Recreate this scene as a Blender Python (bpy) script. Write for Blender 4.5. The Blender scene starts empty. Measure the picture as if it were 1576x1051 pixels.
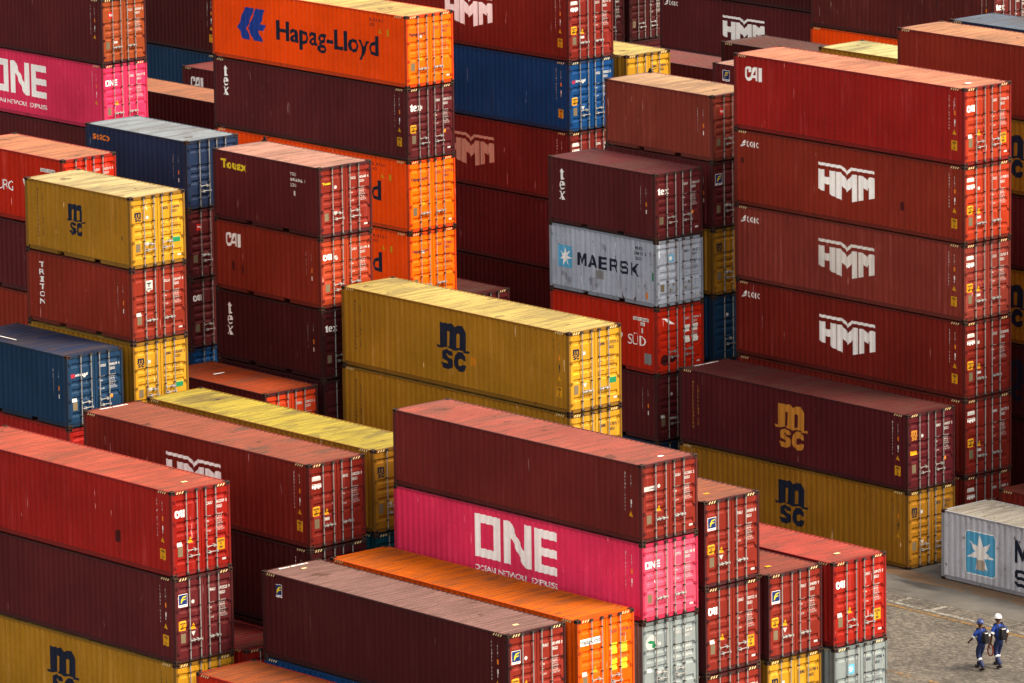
import bpy, bmesh, math, random
from mathutils import Vector, Matrix
from mathutils.geometry import tessellate_polygon

random.seed(7)
scene = bpy.context.scene
COL = scene.collection
R = math.radians

# ------------------------------------------------------------------ camera
cd = bpy.data.cameras.new('camera')
cam = bpy.data.objects.new('camera', cd)
COL.objects.link(cam)
cam.location = (158.3488, -141.7949, 54.4458)
cam.rotation_euler = (R(78.91911572), R(0.72617773), R(48.01463447))
cd.sensor_width = 36.0
cd.lens = 9714.9495 / 1576 * 36.0
cd.shift_x = -86.06 / 1576
cd.shift_y = -80.81 / 1576
cd.clip_start = 1.0
cd.clip_end = 5000.0
scene.camera = cam

# ------------------------------------------------------------------ light
SUN_AZ, SUN_EL = 34.0, 51.0          # azimuth measured from +X towards +Y
sd = Vector((math.cos(R(SUN_EL)) * math.cos(R(SUN_AZ)), math.cos(R(SUN_EL)) * math.sin(R(SUN_AZ)), math.sin(R(SUN_EL))))
world = bpy.data.worlds.new('World')
scene.world = world
world.use_nodes = True
nt = world.node_tree
bg = nt.nodes['Background']
sky = nt.nodes.new('ShaderNodeTexSky')
sky.sky_type = 'NISHITA'
sky.sun_disc = False
sky.sun_elevation = R(SUN_EL)
sky.sun_rotation = R(90 - SUN_AZ)
sky.dust_density = 3.0
sky.air_density = 1.0
hz = nt.nodes.new('ShaderNodeHueSaturation')      # thin high haze: a paler sky
hz.inputs['Saturation'].default_value = 0.12
nt.links.new(sky.outputs[0], hz.inputs['Color'])
wm = nt.nodes.new('ShaderNodeMix')
wm.data_type = 'RGBA'; wm.blend_type = 'MULTIPLY'
wm.inputs[0].default_value = 1.0
wm.inputs[7].default_value = (1.0, 0.955, 0.89, 1)
nt.links.new(hz.outputs[0], wm.inputs[6])
nt.links.new(wm.outputs[2], bg.inputs[0])
bg.inputs[1].default_value = 0.15
sl = bpy.data.lights.new('sun', 'SUN')
sl.energy = 2.3
sl.angle = R(22)
sl.color = (1.0, 0.82, 0.58)
so = bpy.data.objects.new('sun', sl)
COL.objects.link(so)
so.rotation_euler = sd.to_track_quat('Z', 'Y').to_euler()
so.location = (0, 0, 90)
scene.view_settings.view_transform = 'Standard'
scene.view_settings.look = 'None'
scene.view_settings.gamma = 1.0
scene.view_settings.exposure = 1.5

# ------------------------------------------------------------------ materials
def node(nt, t, **kw):
    n = nt.nodes.new(t)
    for k, v in kw.items():
        setattr(n, k, v)
    return n

def math_node(nt, op, a, b=None, clamp=False):
    n = node(nt, 'ShaderNodeMath', operation=op, use_clamp=clamp)
    for i, v in enumerate((a, b)):
        if v is None:
            continue
        if isinstance(v, (int, float)):
            n.inputs[i].default_value = v
        else:
            nt.links.new(v, n.inputs[i])
    return n.outputs[0]

def make_weather_group():
    """paint colour in -> weathered colour, roughness and bump height out; everything keyed on world position"""
    g = bpy.data.node_groups.new('weathering', 'ShaderNodeTree')
    for nm, ty in (('Color', 'NodeSocketColor'), ('Dirt', 'NodeSocketFloat'), ('Rust', 'NodeSocketFloat'), ('Chalk', 'NodeSocketFloat'), ('Stain', 'NodeSocketFloat'), ('Ribs', 'NodeSocketFloat')):
        g.interface.new_socket(name=nm, in_out='INPUT', socket_type=ty)
    for nm, ty in (('Color', 'NodeSocketColor'), ('Rough', 'NodeSocketFloat'), ('Height', 'NodeSocketFloat')):
        g.interface.new_socket(name=nm, in_out='OUTPUT', socket_type=ty)
    gi = node(g, 'NodeGroupInput'); go = node(g, 'NodeGroupOutput')
    L = g.links.new
    geo = node(g, 'ShaderNodeNewGeometry')
    def noise(scale, detail=4, rough=0.55, stretch=(1, 1, 1)):
        mp = node(g, 'ShaderNodeMapping')
        mp.inputs['Scale'].default_value = stretch
        L(geo.outputs['Position'], mp.inputs['Vector'])
        n = node(g, 'ShaderNodeTexNoise')
        n.inputs['Scale'].default_value = scale
        n.inputs['Detail'].default_value = detail
        n.inputs['Roughness'].default_value = rough
        L(mp.outputs[0], n.inputs['Vector'])
        return n.outputs['Fac']
    def ramp(fac, lo, hi):
        m = node(g, 'ShaderNodeMapRange', interpolation_type='SMOOTHSTEP')
        L(fac, m.inputs[0])
        m.inputs[1].default_value = lo; m.inputs[2].default_value = hi
        return m.outputs[0]
    def mix(fac, a, b, blend='MIX'):
        m = node(g, 'ShaderNodeMix', data_type='RGBA', blend_type=blend)
        if isinstance(fac, (int, float)): m.inputs[0].default_value = fac
        else: L(fac, m.inputs[0])
        for s, v in ((6, a), (7, b)):
            if isinstance(v, tuple): m.inputs[s].default_value = (*v, 1)
            else: L(v, m.inputs[s])
        return m.outputs[2]
    # broad tone drift
    big = noise(0.35, 3)
    hsv = node(g, 'ShaderNodeHueSaturation')
    L(gi.outputs['Color'], hsv.inputs['Color'])
    L(math_node(g, 'ADD', math_node(g, 'MULTIPLY', big, 0.8), 0.6), hsv.inputs['Value'])
    col = hsv.outputs[0]
    fine = noise(9.0, 5, 0.7)
    h2 = node(g, 'ShaderNodeHueSaturation')
    L(col, h2.inputs['Color'])
    L(math_node(g, 'ADD', math_node(g, 'MULTIPLY', fine, 0.36), 0.82), h2.inputs['Value'])
    col = h2.outputs[0]
    # chalky faded streaks running down the panels
    st = ramp(noise(1.0, 5, 0.65, (5.0, 5.0, 0.35)), 0.53, 0.72)
    h3 = node(g, 'ShaderNodeHueSaturation')
    h3.inputs['Saturation'].default_value = 0.88; h3.inputs['Value'].default_value = 2.0
    L(col, h3.inputs['Color'])
    col = mix(math_node(g, 'MULTIPLY', st, gi.outputs['Chalk']), col, h3.outputs[0])
    # a few thin pale scratches
    sc = ramp(noise(1.0, 2, 0.5, (9.0, 9.0, 0.9)), 0.735, 0.765)
    h4 = node(g, 'ShaderNodeHueSaturation')
    h4.inputs['Saturation'].default_value = 0.6; h4.inputs['Value'].default_value = 3.0
    L(col, h4.inputs['Color'])
    col = mix(math_node(g, 'MULTIPLY', sc, math_node(g, 'MULTIPLY', gi.outputs['Chalk'], 3.0, True)), col, h4.outputs[0])
    # grime streaks
    gr = ramp(noise(1.0, 6, 0.7, (7.0, 7.0, 0.5)), 0.54, 0.76)
    col = mix(math_node(g, 'MULTIPLY', gr, gi.outputs['Dirt']), col, (0.022, 0.015, 0.013))
    # stains in patches (roofs mostly)
    sn = ramp(noise(0.8, 6, 0.6, (1.1, 0.38, 1.0)), 0.535, 0.62)
    col = mix(math_node(g, 'MULTIPLY', sn, gi.outputs['Stain']), col, (0.055, 0.036, 0.026))
    # chalky and grimy streaks along the roof ribs
    rb = ramp(noise(1.0, 4, 0.6, (5.5, 0.35, 0.35)), 0.42, 0.62)
    col = mix(math_node(g, 'MULTIPLY', rb, gi.outputs['Ribs']), col, (0.045, 0.027, 0.02))
    # dark spots and scuffs
    sp = ramp(noise(1.15, 3, 0.5, (1.0, 0.6, 1.0)), 0.675, 0.70)
    col = mix(math_node(g, 'MULTIPLY', sp, math_node(g, 'MULTIPLY', gi.outputs['Stain'], 2.2, True)), col, (0.05, 0.022, 0.014))
    # rust spots
    rs = ramp(noise(2.6, 9, 0.72, (1.6, 1.6, 0.8)), 0.59, 0.67)
    col = mix(math_node(g, 'MULTIPLY', rs, gi.outputs['Rust']), col, (0.055, 0.018, 0.008))
    L(col, go.inputs['Color'])
    rg = math_node(g, 'ADD', math_node(g, 'MULTIPLY', fine, 0.3), 0.36)
    rg = math_node(g, 'ADD', rg, math_node(g, 'MULTIPLY', rs, math_node(g, 'MULTIPLY', gi.outputs['Rust'], 0.3)), True)
    L(rg, go.inputs['Rough'])
    dent = noise(0.9, 2, 0.5)
    L(math_node(g, 'ADD', dent, math_node(g, 'MULTIPLY', fine, 0.06)), go.inputs['Height'])
    return g
WEATHER = make_weather_group()
MATS = {}
def paint(name, rgb, dirt=0.35, rust=0.16, chalk=0.22, stain=0.0, metal=0.0, bump=0.45, spec=0.06, ribs=0.0):
    if name in MATS:
        return MATS[name]
    m = bpy.data.materials.new(name)
    m.use_nodes = True
    t = m.node_tree
    b = t.nodes['Principled BSDF']
    g = node(t, 'ShaderNodeGroup'); g.node_tree = WEATHER
    g.inputs['Color'].default_value = (*rgb, 1)
    g.inputs['Dirt'].default_value = dirt
    g.inputs['Rust'].default_value = rust
    g.inputs['Chalk'].default_value = chalk
    g.inputs['Stain'].default_value = stain
    g.inputs['Ribs'].default_value = ribs
    t.links.new(g.outputs['Color'], b.inputs['Base Color'])
    t.links.new(g.outputs['Rough'], b.inputs['Roughness'])
    b.inputs['Metallic'].default_value = metal
    b.inputs['Specular IOR Level'].default_value = spec
    if bump:
        bp = node(t, 'ShaderNodeBump')
        bp.inputs['Strength'].default_value = bump
        bp.inputs['Distance'].default_value = 0.06
        t.links.new(g.outputs['Height'], bp.inputs['Height'])
        t.links.new(bp.outputs[0], b.inputs['Normal'])
    MATS[name] = m
    return m

# paint : (side, roof, extra weathering)
def lin(v):
    v /= 255.0
    return v / 12.92 if v <= 0.04045 else ((v + 0.055) / 1.055) ** 2.4
def RF(r, g, b, k=2.65):
    """paint colour from a colour seen in full daylight k times white"""
    return (lin(r) / k, lin(g) / k, lin(b) / k)
def SF(r, g, b): return RF(r, g, b, 0.92)
PAINTS = {
    'red':      (SF(138, 27, 23), RF(225, 115, 90), {}),
    'rust':     (SF(118, 38, 25), RF(200, 110, 85), {}),
    'faded':    (SF(116, 46, 38), RF(200, 110, 85), dict(chalk=0.35)),
    'deep':     (SF(104, 29, 22), RF(175, 95, 75), {}),
    'oxblood':  (SF(92, 31, 28), RF(200, 105, 90), {}),
    'oxide':    (SF(96, 31, 27), RF(160, 85, 70), {}),
    'deeps':    (SF(104, 29, 22), RF(175, 95, 75), dict(stain=0.7)),
    'brown':    (SF(114, 47, 36), RF(215, 170, 130), {}),
    'maroon':   (SF(77, 27, 29), RF(160, 75, 70), {}),
    'dark':     (SF(60, 21, 22), RF(120, 60, 55), {}),
    'plum':     (SF(74, 24, 29), RF(120, 55, 60), {}),
    'orange':   (SF(222, 68, 3), RF(240, 205, 125), dict(chalk=0.06, dirt=0.15, rust=0.05)),
    'orangeb':  (SF(212, 80, 6), RF(244, 118, 16), dict(chalk=0.06, stain=0.15, dirt=0.15, rust=0.05)),
    'vermilion': (SF(166, 33, 14), RF(185, 75, 35), {}),
    'yellow':   (SF(146, 102, 26), RF(230, 205, 120), dict(dirt=0.25)),
    'yellowd':  (SF(136, 93, 24), RF(220, 195, 80), dict(dirt=0.3, stain=0.55)),
    'pink':     (SF(200, 46, 82), RF(205, 110, 120), dict(chalk=0.1, dirt=0.12)),
    'royal':    (SF(15, 56, 102), RF(100, 115, 140), {}),
    'navy':     (SF(30, 42, 67), RF(160, 170, 180), {}),
    'steel':    (SF(23, 47, 72), RF(60, 72, 96), dict(stain=0.3)),
    'streaked': (SF(80, 30, 28), RF(140, 70, 65), dict(dirt=1.0, chalk=0.4)),
    'teal':     (SF(14, 62, 74), RF(80, 110, 120), {}),
    'grey':     (SF(152, 160, 174), RF(190, 190, 185), dict(rust=1.0, dirt=0.7, stain=0.15)),
    'white':    (SF(172, 175, 183), RF(200, 195, 185), dict(rust=1.0, dirt=0.6, stain=0.15)),
    'silver':   (SF(118, 126, 126), RF(150, 150, 145), dict(rust=0.3, dirt=0.5)),
}
def side_mat(p):
    c, r, e = PAINTS[p]
    e = dict(e)
    if p not in ('grey', 'white'): e.pop('stain', None)      # puddle stains belong to the roofs
    return paint(p + '_paint', c, **e)
def roof_mat(p, rgb=None):
    c, r, e = PAINTS[p]
    e = dict(e); e.setdefault('stain', 0.3); e['rust'] = max(0.35, e.get('rust', 0.25)); e['dirt'] = 0.2
    e['bump'] = 0.3; e['ribs'] = 0.42; e['spec'] = 0.05; e['chalk'] = 0.0
    return paint(p + '_roof_paint' + ('' if rgb is None else '_%d' % (sum(int(v * 1000) * k for v, k in zip(rgb, (1, 7, 13))))), rgb or r, **e)
def frame_mat(p):
    c, r, e = PAINTS[p]
    c = tuple(v * 0.55 + 0.006 for v in c)
    return paint(p + '_frame_paint', c, dirt=0.6, rust=0.75, chalk=0.1, bump=0.1)

WHITE = paint('white_lettering', (0.84, 0.82, 0.79), dirt=0.15, rust=0.08, chalk=0.0, bump=0.0)
GREYW = paint('worn_white_lettering', (0.68, 0.64, 0.59), dirt=0.2, rust=0.1, chalk=0.0, bump=0.0)
TANW = paint('tan_lettering', (0.50, 0.34, 0.25), dirt=0.35, rust=0.15, chalk=0.0, bump=0.0)
DOORW = paint('faded_white_marking', (0.46, 0.44, 0.42), dirt=0.3, rust=0.1, chalk=0.0, bump=0.0)
BLACK = paint('black_lettering', (0.016, 0.018, 0.024), dirt=0.0, rust=0.0, chalk=0.0, bump=0.0)
NAVYL = paint('navy_lettering', (0.012, 0.016, 0.032), dirt=0.0, rust=0.0, chalk=0.03, bump=0.0)
BLUEL = paint('blue_emblem', (0.015, 0.045, 0.26), dirt=0.1, rust=0.0, chalk=0.03, bump=0.0)
BADGE = paint('badge_blue', (0.012, 0.026, 0.11), dirt=0.1, rust=0.0, chalk=0.0, bump=0.0)
SKYB = paint('sky_blue_panel', (0.09, 0.36, 0.58), dirt=0.15, rust=0.2, chalk=0.1, bump=0.0)
AMBER = paint('amber_lettering', (0.48, 0.20, 0.03), dirt=0.1, rust=0.0, chalk=0.0, bump=0.0)
YEL = paint('yellow_sticker', (0.55, 0.25, 0.01), dirt=0.15, rust=0.0, chalk=0.0, bump=0.0)
YELL = paint('yellow_lettering', (0.62, 0.47, 0.02), dirt=0.1, rust=0.0, chalk=0.0, bump=0.0)
ORG = paint('orange_mark', (0.70, 0.20, 0.02), dirt=0.2, rust=0.0, chalk=0.0, bump=0.0)
GRN = paint('green_sticker', (0.015, 0.17, 0.07), dirt=0.1, rust=0.0, chalk=0.0, bump=0.0)
REDS = paint('red_sticker', (0.55, 0.02, 0.02), dirt=0.1, rust=0.0, chalk=0.0, bump=0.0)
CREAM = paint('cream_hazard_paint', (0.66, 0.52, 0.26), dirt=0.3, rust=0.1, chalk=0.0, bump=0.0)
PLATE = paint('data_plate_metal', (0.15, 0.115, 0.07), dirt=0.5, rust=0.2, chalk=0.0, bump=0.0)
GREYP = paint('grey_primer', (0.20, 0.20, 0.20), dirt=0.4, rust=0.2, chalk=0.2, bump=0.0)
GALV = paint('galvanised_steel', (0.30, 0.29, 0.28), dirt=0.35, rust=0.2, chalk=0.0, metal=0.35, bump=0.0)
DARKST = paint('dark_steel', (0.05, 0.042, 0.038), dirt=0.4, rust=0.5, chalk=0.0, metal=0.2, bump=0.0)
RUBBER = paint('black_rubber', (0.012, 0.012, 0.012), dirt=0.0, rust=0.0, chalk=0.0, bump=0.0)
CAST = paint('corner_casting_steel', (0.045, 0.024, 0.018), dirt=0.4, rust=0.8, chalk=0.15, bump=0.0)

# ------------------------------------------------------------------ mesh helpers
class MB:
    def __init__(s):
        s.v = []; s.f = []; s.mi = []; s.cur = 0
    def box(s, x0, x1, y0, y1, z0, z1):
        b = len(s.v)
        s.v += [(x0, y0, z0), (x1, y0, z0), (x1, y1, z0), (x0, y1, z0), (x0, y0, z1), (x1, y0, z1), (x1, y1, z1), (x0, y1, z1)]
        for q in ((0, 3, 2, 1), (4, 5, 6, 7), (0, 1, 5, 4), (1, 2, 6, 5), (2, 3, 7, 6), (3, 0, 4, 7)):
            s.f.append(tuple(b + i for i in q)); s.mi.append(s.cur)
    def quad(s, *p):
        b = len(s.v); s.v += list(p); s.f.append(tuple(range(b, b + len(p)))); s.mi.append(s.cur)
    def cyl(s, a, b, r, n=10):
        a = Vector(a); b = Vector(b); d = (b - a).normalized()
        u = d.orthogonal().normalized(); w = d.cross(u)
        k = len(s.v)
        for e in (a, b):
            for i in range(n):
                t = 2 * math.pi * i / n
                s.v.append(tuple(e + u * (r * math.cos(t)) + w * (r * math.sin(t))))
        for i in range(n):
            j = (i + 1) % n
            s.f.append((k + i, k + j, k + n + j, k + n + i)); s.mi.append(s.cur)
        s.f.append(tuple(k + n - 1 - i for i in range(n))); s.mi.append(s.cur)
        s.f.append(tuple(k + n + i for i in range(n))); s.mi.append(s.cur)
    def mesh(s, name, nm=1):
        me = bpy.data.meshes.new(name)
        me.from_pydata(s.v, [], s.f)
        for i in range(nm): me.materials.append(None)
        for p, i in zip(me.polygons, s.mi): p.material_index = i
        me.update()
        return me

def link(name, me, mats, parent=None, loc=(0, 0, 0)):
    o = bpy.data.objects.new(name, me)
    COL.objects.link(o)
    if parent is not None: o.parent = parent
    o.location = loc
    if mats:
        if not isinstance(mats, (list, tuple)): mats = [mats]
        for i, m in enumerate(mats):
            o.material_slots[i].link = 'OBJECT'
            o.material_slots[i].material = m
    return o

def tag(o, label=None, cat=None, group=None, kind=None):
    if label: o['label'] = label
    if cat: o['category'] = cat
    if group: o['group'] = group
    if kind: o['kind'] = kind
    return o

# ------------------------------------------------------------------ container geometry (local: x along the length, doors at +x, z up from the base)
W = 2.438
DIM = {'40H': (12.192, 2.896), '40S': (12.192, 2.591), '20S': (6.058, 2.591)}
POST = 0.15
SIDE_Y = 0.008
def corr_breaks(L):
    a, b = POST + 0.05, L - POST - 0.05
    n = round((b - a) / 0.278); p = (b - a) / n
    out = [(POST, 0.0)]
    for i in range(n):
        s = a + i * p
        out += [(s + p * 0.13, 0.0), (s + p * 0.36, 0.046), (s + p * 0.64, 0.046), (s + p * 0.87, 0.0)]
    out.append((L - POST, 0.0))
    return out
CB = {L: corr_breaks(L) for L in (12.192, 6.058)}
def interp(br, u):
    if u <= br[0][0]: return br[0][1]
    lo, hi = 0, len(br) - 1
    while hi - lo > 1:
        m = (lo + hi) // 2
        if br[m][0] <= u: lo = m
        else: hi = m
    (a, da), (b, db) = br[lo], br[hi]
    return da + (db - da) * min(1, max(0, (u - a) / (b - a)))

# door leaf relief
LEAF = ((0.095, 1.2075), (1.2305, 2.343))
def door_z(H): return (0.165, H - 0.145)
def groove_z(H):
    z0, z1 = door_z(H); s = (z1 - z0) / (2.896 - 0.31)
    out = [(z0, 0.0)]
    for zc in (0.52, 1.145, 1.465, 1.78, 2.49):
        c = z0 + (zc - 0.165) * s
        out += [(c - 0.10, 0), (c - 0.035, 0.034), (c + 0.03, 0.034), (c + 0.075, 0)]
    out.append((z1, 0.0))
    return out
def groove_y(leaf):
    a, b = LEAF[leaf]
    return [(a, 0.0), (a + 0.10, 0.0), (a + 0.125, 1.0), (b - 0.125, 1.0), (b - 0.10, 0.0), (b, 0.0)]
def door_depth(H, y, z):
    leaf = 0 if y < W / 2 else 1
    return interp(groove_y(leaf), y) * interp(groove_z(H), z)

MESH = {}
def cm(key):
    """cached container meshes"""
    if key in MESH: return MESH[key]
    kind, typ = key[0], key[1]
    L, H = DIM[typ]
    hx, hy = L / 2, W / 2
    m = MB()
    nm = 1
    if kind == 'frame':
        for sx in (-1, 1):
            for sy in (-1, 1):
                x0, x1 = sorted((sx * hx - sx * 0.004, sx * (hx - POST)))
                y0, y1 = sorted((sy * hy - sy * 0.003, sy * (hy - 0.085)))
                m.box(x0, x1, y0, y1, 0.118, H - 0.118)
            # header and sill
            x0, x1 = sorted((sx * hx - sx * 0.010, sx * (hx - 0.11)))
            m.box(x0, x1, -hy + 0.162, hy - 0.162, H - 0.125, H - 0.022)
            m.box(x0, x1, -hy + 0.162, hy - 0.162, 0.040, 0.150)
        for sy in (-1, 1):
            y0, y1 = sorted((sy * hy - sy * 0.006, sy * (hy - 0.066)))
            m.box(-hx + 0.178, hx - 0.178, y0, y1, H - 0.085, H - 0.022)
            y0, y1 = sorted((sy * hy - sy * 0.034, sy * (hy - 0.085)))
            if L < 8:
                segs = [(-hx + 0.178, -1.24), (-0.86, 0.86), (1.24, hx - 0.178)]
                for a, b in segs: m.box(a, b, y0, y1, 0.045, 0.190)
                for a, b in ((-1.24, -0.86), (0.86, 1.24)): m.box(a, b, y0, y1, 0.150, 0.190)
            else:
                m.box(-hx + 0.178, hx - 0.178, y0, y1, 0.045, 0.190)
        # floor with cross members
        m.box(-hx + 0.12, hx - 0.12, -hy + 0.07, hy - 0.07, 0.15, 0.172)
        n = int(L / 0.6)
        for i in range(1, n):
            x = -hx + L * i / n
            m.box(x - 0.03, x + 0.03, -hy + 0.07, hy - 0.07, 0.04, 0.148)
    elif kind in ('side', 'farside'):
        br = CB[L]; s = -1 if kind == 'side' else 1
        z0, z1 = 0.19, H - 0.083
        for u, d in br:
            y = s * (hy - SIDE_Y - d)
            m.v += [(-hx + u, y, z0), (-hx + u, y, z1)]
        for i in range(len(br) - 1):
            q = (2 * i, 2 * i + 2, 2 * i + 3, 2 * i + 1)
            m.f.append(q if s < 0 else q[::-1]); m.mi.append(0)
    elif kind == 'end':
        br = [(0.085, 0.0)]
        n = 8; p = (W - 0.30) / n
        for i in range(n):
            a = 0.15 + i * p
            br += [(a + p * .2, 0), (a + p * .4, .04), (a + p * .6, .04), (a + p * .8, 0)]
        br.append((W - 0.085, 0.0))
        for u, d in br: m.v += [(-hx + 0.012 + d, -hy + u, 0.15), (-hx + 0.012 + d, -hy + u, H - 0.125)]
        for i in range(len(br) - 1):
            m.f.append((2 * i, 2 * i + 1, 2 * i + 3, 2 * i + 2)); m.mi.append(0)
    elif kind == 'roof':
        br = [(0.09, 0.0), (0.36, 0.0)]
        n = round((L - 0.72) / 0.232); p = (L - 0.72) / n
        for i in range(n):
            a = 0.36 + i * p
            br += [(a + p * .22, 0.0), (a + p * .36, -0.042), (a + p * .64, -0.042), (a + p * .78, 0.0)]
        br += [(L - 0.36, 0.0), (L - 0.09, 0.0)]
        ys = [-hy + 0.05, -hy + 0.13, 0.0, hy - 0.13, hy - 0.05]
        z = H - 0.026
        for u, d in br:
            for k, y in enumerate(ys):
                m.v.append((-hx + u, y, z + (d if 0 < k < 4 else 0) + (0.014 if k == 2 else 0)))
        for i in range(len(br) - 1):
            for k in range(4):
                a = i * 5 + k
                m.f.append((a, a + 5, a + 6, a + 1)); m.mi.append(0)
    elif kind == 'casting':
        bm = bmesh.new()
        bmesh.ops.create_cube(bm, size=1.0)
        bmesh.ops.scale(bm, vec=(0.182, 0.166, 0.120), verts=bm.verts)
        bmesh.ops.bevel(bm, geom=bm.edges[:], offset=0.008, segments=1, affect='EDGES')
        faces = [f for f in bm.faces if f.calc_area() > 0.008]
        for f in faces:
            r = bmesh.ops.inset_individual(bm, faces=[f], thickness=0.036, depth=0)
            for ff in [f]:
                ff.material_index = 1
            e = bmesh.ops.extrude_discrete_faces(bm, faces=[f])
            for ff in e['faces']:
                nrm = ff.normal.copy()
                bmesh.ops.translate(bm, vec=-nrm * 0.03, verts=ff.verts)
                ff.material_index = 1
        me = bpy.data.meshes.new('corner_casting')
        me.materials.append(None); me.materials.append(None)
        bm.to_mesh(me); bm.free()
        MESH[key] = me
        return me
    elif kind == 'leaf':
        leaf = key[2]
        gy, gz = groove_y(leaf), groove_z(H)
        x = hx - 0.022
        for y, fy in gy:
            for z, dz in gz: m.v.append((x - fy * dz, y - hy, z))
        nz = len(gz)
        for i in range(len(gy) - 1):
            for k in range(nz - 1):
                a = i * nz + k
                m.f.append((a, a + nz, a + nz + 1, a + 1)); m.mi.append(0)
        # edges
        a, b = gy[0][0] - hy, gy[-1][0] - hy
        z0, z1 = gz[0][0], gz[-1][0]; xb = x - 0.055
        m.quad((x, a, z0), (x, a, z1), (xb, a, z1), (xb, a, z0))
        m.quad((x, b, z1), (x, b, z0), (xb, b, z0), (xb, b, z1))
        m.quad((x, a, z1), (x, b, z1), (xb, b, z1), (xb, a, z1))
        m.quad((x, b, z0), (x, a, z0), (xb, a, z0), (xb, b, z0))
    elif kind == 'gasket':
        a, b = (v - hy for v in LEAF[key[2]]); z0, z1 = door_z(H)
        m.box(hx - 0.09, hx - 0.062, a - 0.0105, b + 0.0105, z0 - 0.014, z1 + 0.018)
        t = 0.013
        m.box(hx - 0.062, hx - 0.030, a, b, z1 + 0.0005, z1 + t); m.box(hx - 0.062, hx - 0.030, a, b, z0 - t, z0 - 0.0005)
    elif kind == 'rod':
        nm = 2
        y = key[2] - hy; x = hx + 0.030
        m.cyl((x, y, 0.075), (x, y, H - 0.062), 0.0205, 10)
        m.cur = 1
        for z in (0.060, H - 0.098):     # cam keepers on sill and header
            m.box(hx - 0.010, hx + 0.060, y - 0.05, y - 0.0215, z, z + 0.075)
            m.box(hx - 0.010, hx + 0.060, y + 0.0215, y + 0.05, z, z + 0.075)
            m.box(hx + 0.052, hx + 0.064, y - 0.0213, y + 0.0213, z + 0.015, z + 0.06)
        z0, z1 = door_z(H)
        for fz in (0.10, 0.36, 0.66, 0.92):
            z = z0 + (z1 - z0) * fz
            m.box(hx - 0.022, hx + 0.053, y - 0.032, y + 0.032, z - 0.018, z + 0.018)
    elif kind == 'handle':
        nm = 1
        y, z, sgn = key[2] - hy, key[3], key[4]
        x = hx + 0.058
        m.cyl((x, y, z), (x + 0.012, y + sgn * 0.20, z + 0.012), 0.014, 8)
        m.cyl((x + 0.012, y + sgn * 0.20, z + 0.012), (x + 0.008, y + sgn * 0.42, z - 0.012), 0.014, 8)
        m.box(hx - 0.022, hx + 0.075, y + sgn * 0.30 - 0.03, y + sgn * 0.30 + 0.03, z - 0.045, z + 0.045)
        m.box(hx + 0.03, hx + 0.085, y - 0.03, y + 0.03, z - 0.035, z + 0.035)
    elif kind == 'hinge':
        leaf, z = key[2], key[3]
        if leaf == 0: m.box(hx - 0.021, hx + 0.012, 0.035 - hy, 0.175 - hy, z - 0.035, z + 0.035); m.cyl((hx + 0.012, 0.088 - hy, z - 0.05), (hx + 0.012, 0.088 - hy, z + 0.05), 0.016, 8)
        else: m.box(hx - 0.021, hx + 0.012, hy - 0.175, hy - 0.035, z - 0.035, z + 0.035); m.cyl((hx + 0.012, hy - 0.088, z - 0.05), (hx + 0.012, hy - 0.088, z + 0.05), 0.016, 8)
    me = m.mesh('container_' + kind, nm)
    MESH[key] = me
    return me

# ------------------------------------------------------------------ lettering: 2-D outlines -> flat tris -> cut along the corrugation and laid onto it
def poly_tris(loops):
    """loops: list of [outer, hole, hole...] ; returns verts2d, faces"""
    V, F = [], []
    for lp in loops:
        vecs = [[Vector((p[0], p[1], 0)) for p in l] for l in lp]
        flat = [p for l in lp for p in l]
        tr = tessellate_polygon(vecs)
        b = len(V); V += flat
        for t in tr: F.append(tuple(b + i for i in t))
    return V, F
def rect(a, b, c, d): return [[(a, c), (b, c), (b, d), (a, d)]]
TXT = {}
def text_tris(body, size, bold=0.0, spacing=1.0, line=1.0, align='LEFT', shear=0.0, word=1.0):
    key = (body, size, bold, spacing, line, align, shear, word)
    if key in TXT: return TXT[key]
    cu = bpy.data.curves.new('t', 'FONT')
    cu.body = body; cu.size = size; cu.offset = bold; cu.space_character = spacing; cu.space_line = line; cu.space_word = word
    cu.align_x = align; cu.shear = shear; cu.resolution_u = 2; cu.fill_mode = 'FRONT'
    ob = bpy.data.objects.new('t', cu)
    me = ob.to_mesh()
    V = [(v.co.x, v.co.y) for v in me.vertices]
    F = [tuple(p.vertices) for p in me.polygons]
    ob.to_mesh_clear()
    bpy.data.objects.remove(ob); bpy.data.curves.remove(cu)
    TXT[key] = (V, F)
    return V, F
def fit(tf, u0, v0, u1, v1):
    """scale text/poly tris to a box"""
    V, F = tf
    if not V: return V, F
    xs = [p[0] for p in V]; ys = [p[1] for p in V]
    a, b, c, d = min(xs), max(xs), min(ys), max(ys)
    sx = (u1 - u0) / max(b - a, 1e-6); sy = (v1 - v0) / max(d - c, 1e-6)
    return [(u0 + (x - a) * sx, v0 + (y - c) * sy) for x, y in V], F
def move(tf, du, dv, s=1.0):
    V, F = tf
    return [(x * s + du, y * s + dv) for x, y in V], F
def merge(*tfs):
    V, F = [], []
    for v, f in tfs:
        b = len(V); V += v; F += [tuple(b + i for i in q) for q in f]
    return V, F
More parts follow.
